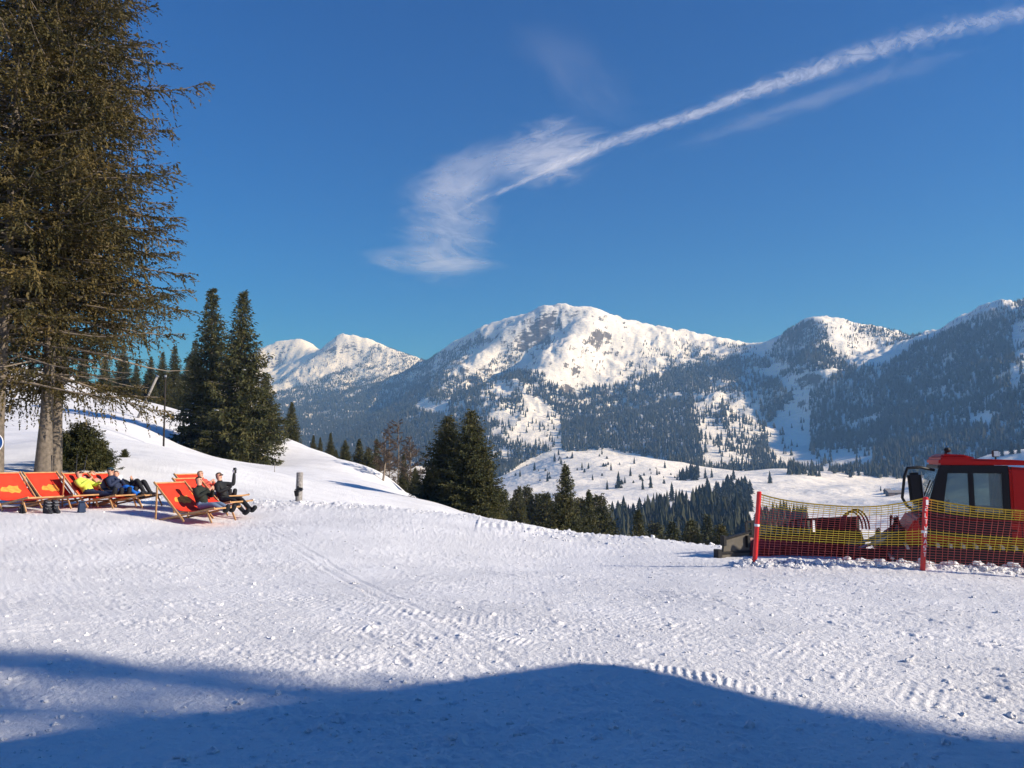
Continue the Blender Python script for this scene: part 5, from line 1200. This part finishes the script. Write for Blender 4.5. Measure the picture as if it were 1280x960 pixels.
# small white and black camera held up in the raised hand
cm = empty('pocket_camera', p6.location, p6.rotation_euler[2], .94); tag(cm, 'small black and white camera held up by the person in black', 'camera')
hp = Vector((.62, .0, .48)) + Vector((-math.sin(R(20)), 0, math.cos(R(20)))) * (.46 + .18 + .12) + Vector((math.cos(R(20)), 0, math.sin(R(20)))) * .33 + Vector((0, .36, 0))
MB().box(hp, (.05, .12, .17)).build('camera_body', c_blk, cm, bevel=.012); MB().box(hp + Vector((.0, -.062, -.03)), (.045, .012, .08)).build('side_plate', c_white, cm); MB().tube([hp + Vector((.03, 0, .03)), hp + Vector((.06, 0, .03))], .03, 10).build('lens', M_METAL, cm)
# ================================================================ contrail and thin cirrus, real sheets high above the valley
def cloud_mat(name, sx, sy, strength, soft, seed, edge=.5):
    m = bpy.data.materials.new(name); m.use_nodes = True; nt = m.node_tree
    for n in list(nt.nodes):
        if n.type != 'OUTPUT_MATERIAL': nt.nodes.remove(n)
    out = [n for n in nt.nodes if n.type == 'OUTPUT_MATERIAL'][0]
    uv = nt.nodes.new('ShaderNodeUVMap'); sp = nt.nodes.new('ShaderNodeSeparateXYZ'); nt.links.new(uv.outputs[0], sp.inputs[0])
    mp = nt.nodes.new('ShaderNodeMapping'); mp.inputs['Scale'].default_value = (sx, sy, 1); mp.inputs['Location'].default_value = (seed, seed * 1.7, 0); nt.links.new(uv.outputs[0], mp.inputs[0])
    n1 = nt.nodes.new('ShaderNodeTexNoise'); n1.inputs['Scale'].default_value = 1; n1.inputs['Detail'].default_value = 9; n1.inputs['Roughness'].default_value = .62; n1.inputs['Distortion'].default_value = .9; nt.links.new(mp.outputs[0], n1.inputs['Vector'])
    at = nt.nodes.new('ShaderNodeAttribute'); at.attribute_name = 'ice_amount'
    # wisps: density pushes the noise over its threshold
    ad = nt.nodes.new('ShaderNodeMath'); ad.operation = 'MULTIPLY_ADD'; ad.inputs[1].default_value = edge; nt.links.new(at.outputs['Fac'], ad.inputs[0]); nt.links.new(n1.outputs['Fac'], ad.inputs[2])
    mr = nt.nodes.new('ShaderNodeMapRange'); mr.interpolation_type = 'SMOOTHSTEP'; mr.inputs[1].default_value = .5; mr.inputs[2].default_value = .5 + soft; nt.links.new(ad.outputs[0], mr.inputs[0])
    mu = nt.nodes.new('ShaderNodeMath'); mu.operation = 'MULTIPLY'; nt.links.new(mr.outputs[0], mu.inputs[0]); nt.links.new(at.outputs['Fac'], mu.inputs[1])
    mu2 = nt.nodes.new('ShaderNodeMath'); mu2.operation = 'MULTIPLY'; mu2.inputs[1].default_value = strength; nt.links.new(mu.outputs[0], mu2.inputs[0])
    tr = nt.nodes.new('ShaderNodeBsdfTransparent'); tl = nt.nodes.new('ShaderNodeBsdfTranslucent'); tl.inputs['Color'].default_value = (.95, .95, .95, 1); df = nt.nodes.new('ShaderNodeBsdfDiffuse'); df.inputs['Color'].default_value = (.95, .95, .95, 1)
    a_ = nt.nodes.new('ShaderNodeAddShader'); nt.links.new(tl.outputs[0], a_.inputs[0]); nt.links.new(df.outputs[0], a_.inputs[1])
    mx = nt.nodes.new('ShaderNodeMixShader'); nt.links.new(mu2.outputs[0], mx.inputs[0]); nt.links.new(tr.outputs[0], mx.inputs[1]); nt.links.new(a_.outputs[0], mx.inputs[2]); nt.links.new(mx.outputs[0], out.inputs['Surface'])
    return m

def sky_sheet(name, V, uv, den, nr, nc, m, label, cat, kind=None):
    o = obj_np(name, V, grid_faces(nr, nc), m); me = o.data
    l = me.uv_layers.new(name='UVMap'); idx = np.empty(len(me.loops), np.int32); me.loops.foreach_get('vertex_index', idx); l.data.foreach_set('uv', np.asarray(uv, np.float32)[idx].ravel())
    a = me.attributes.new('ice_amount', 'FLOAT', 'POINT'); a.data.foreach_set('value', np.asarray(den, np.float32)); tag(o, label, cat, kind=kind); return o

def at_height(px, py, z):
    v = (480 - np.asarray(py, float)) / F; u = (np.asarray(px, float) - 640) / F; k = (z - CAM_Z) / (SP + CP * v)
    return np.stack([u * k, (CP - SP * v) * k, np.full_like(k, z)], -1)

def ribbon(path, z, m, label, name, reach=1.0):
    """path: (px, py, half width, density); laid out at its real altitude."""
    p = np.array(path, float); s = np.concatenate([[0], np.cumsum(np.hypot(np.diff(p[:, 0]), np.diff(p[:, 1])))]); n = 160; t = np.linspace(0, s[-1], n)
    c = np.stack([np.interp(t, s, p[:, i]) for i in range(4)], -1); k = np.ones(9) / 9
    for i in (1, 2): c[:, i] = np.convolve(np.pad(c[:, i], 4, 'edge'), k, 'valid')
    d = np.gradient(c[:, :2], axis=0); d /= np.linalg.norm(d, axis=1, keepdims=True); nm = np.stack([-d[:, 1], d[:, 0]], -1); w = np.linspace(-1, 1, 25)
    P = c[:, None, :2] + nm[:, None] * (w[None, :, None] * c[:, None, 2:3])
    V = at_height(P[..., 0], P[..., 1], z); den = np.exp(-(w[None] / .52) ** 2) * c[:, None, 3] * (1 - np.abs(w[None]) ** 6)
    uv = np.stack([np.broadcast_to(t[:, None] / 40, den.shape), np.broadcast_to(w[None] * 1.0, den.shape)], -1)
    return sky_sheet(name, V.reshape(-1, 3), uv.reshape(-1, 2), den.ravel(), n, 25, m, label, 'contrail')
def patch(cx, cy, rx, ry, z, m, label, ang=0.0, pw=2.0):
    n = 41; a, b = np.meshgrid(np.linspace(-1, 1, n), np.linspace(-1, 1, n)); ca, sa = math.cos(ang), math.sin(ang)
    px = cx + a * rx * ca - b * ry * sa; py = cy + a * rx * sa + b * ry * ca
    V = at_height(px, py, z); r_ = np.hypot(a, b); den = np.clip(1 - r_ ** pw, 0, 1)
    return sky_sheet('cirrus_cloud', V.reshape(-1, 3), np.stack([a * rx / 40, b * ry / 40], -1).reshape(-1, 2), den.ravel(), n, n, m, label, 'cloud')
ribbon([(540,278,8,.0),(566,266,8,.35),(600,250,9,.6),(650,229,10,.75),(690,210,12,.8),(740,188,18,.85),(800,165,17,.9),(860,146,16,.9),(920,122,20,.9),(970,104,25,.9),(1020,88,28,.85),(1080,66,30,.8),(1140,48,30,.75),(1200,33,30,.72),(1260,20,30,.72),(1330,5,30,.65)], 8000,
       cloud_mat('contrail_ice', 2.0, 2.0, .50, .62, 3.1, .46), 'long white contrail crossing the blue sky', 'contrail')
ribbon([(820,188,16,.0),(880,172,22,.6),(950,148,26,.8),(1020,126,26,.9),(1090,98,26,.7),(1160,78,26,.6),(1240,56,30,0)], 8300, cloud_mat('faint_contrail_ice', .8, 1.2, .14, .6, 9.2, .5), 'faint second streak under the contrail', 'contrail')
patch(685,192,92,52,8150, cloud_mat('cirrus_ice', .7, 2.4, .42, .55, 1.3, .42), 'brightest white tuft of cirrus around the contrail', R(-12))
patch(560,275,75,95,8200, cloud_mat('cirrus_veil', .7, 1.8, .34, .6, 5.3, .40), 'hazy white veil of cirrus below the contrail end', R(15))
patch(590,215,110,42,8250, cloud_mat('cirrus_wisp', .5, 1.6, .24, .6, 7.7, .42), 'thin cirrus wisps left of the bright tuft', R(-20))
patch(545,327,105,22,8300, cloud_mat('cirrus_streak', .4, 1.4, .42, .55, 2.2, .42), 'flat cirrus streak at the bottom of the veil', R(3))
patch(720,90,120,60,8400, cloud_mat('cirrus_trace', .5, 1.0, .07, .7, 4.2, .42), 'barely visible trace of cirrus high above the tuft', R(40))
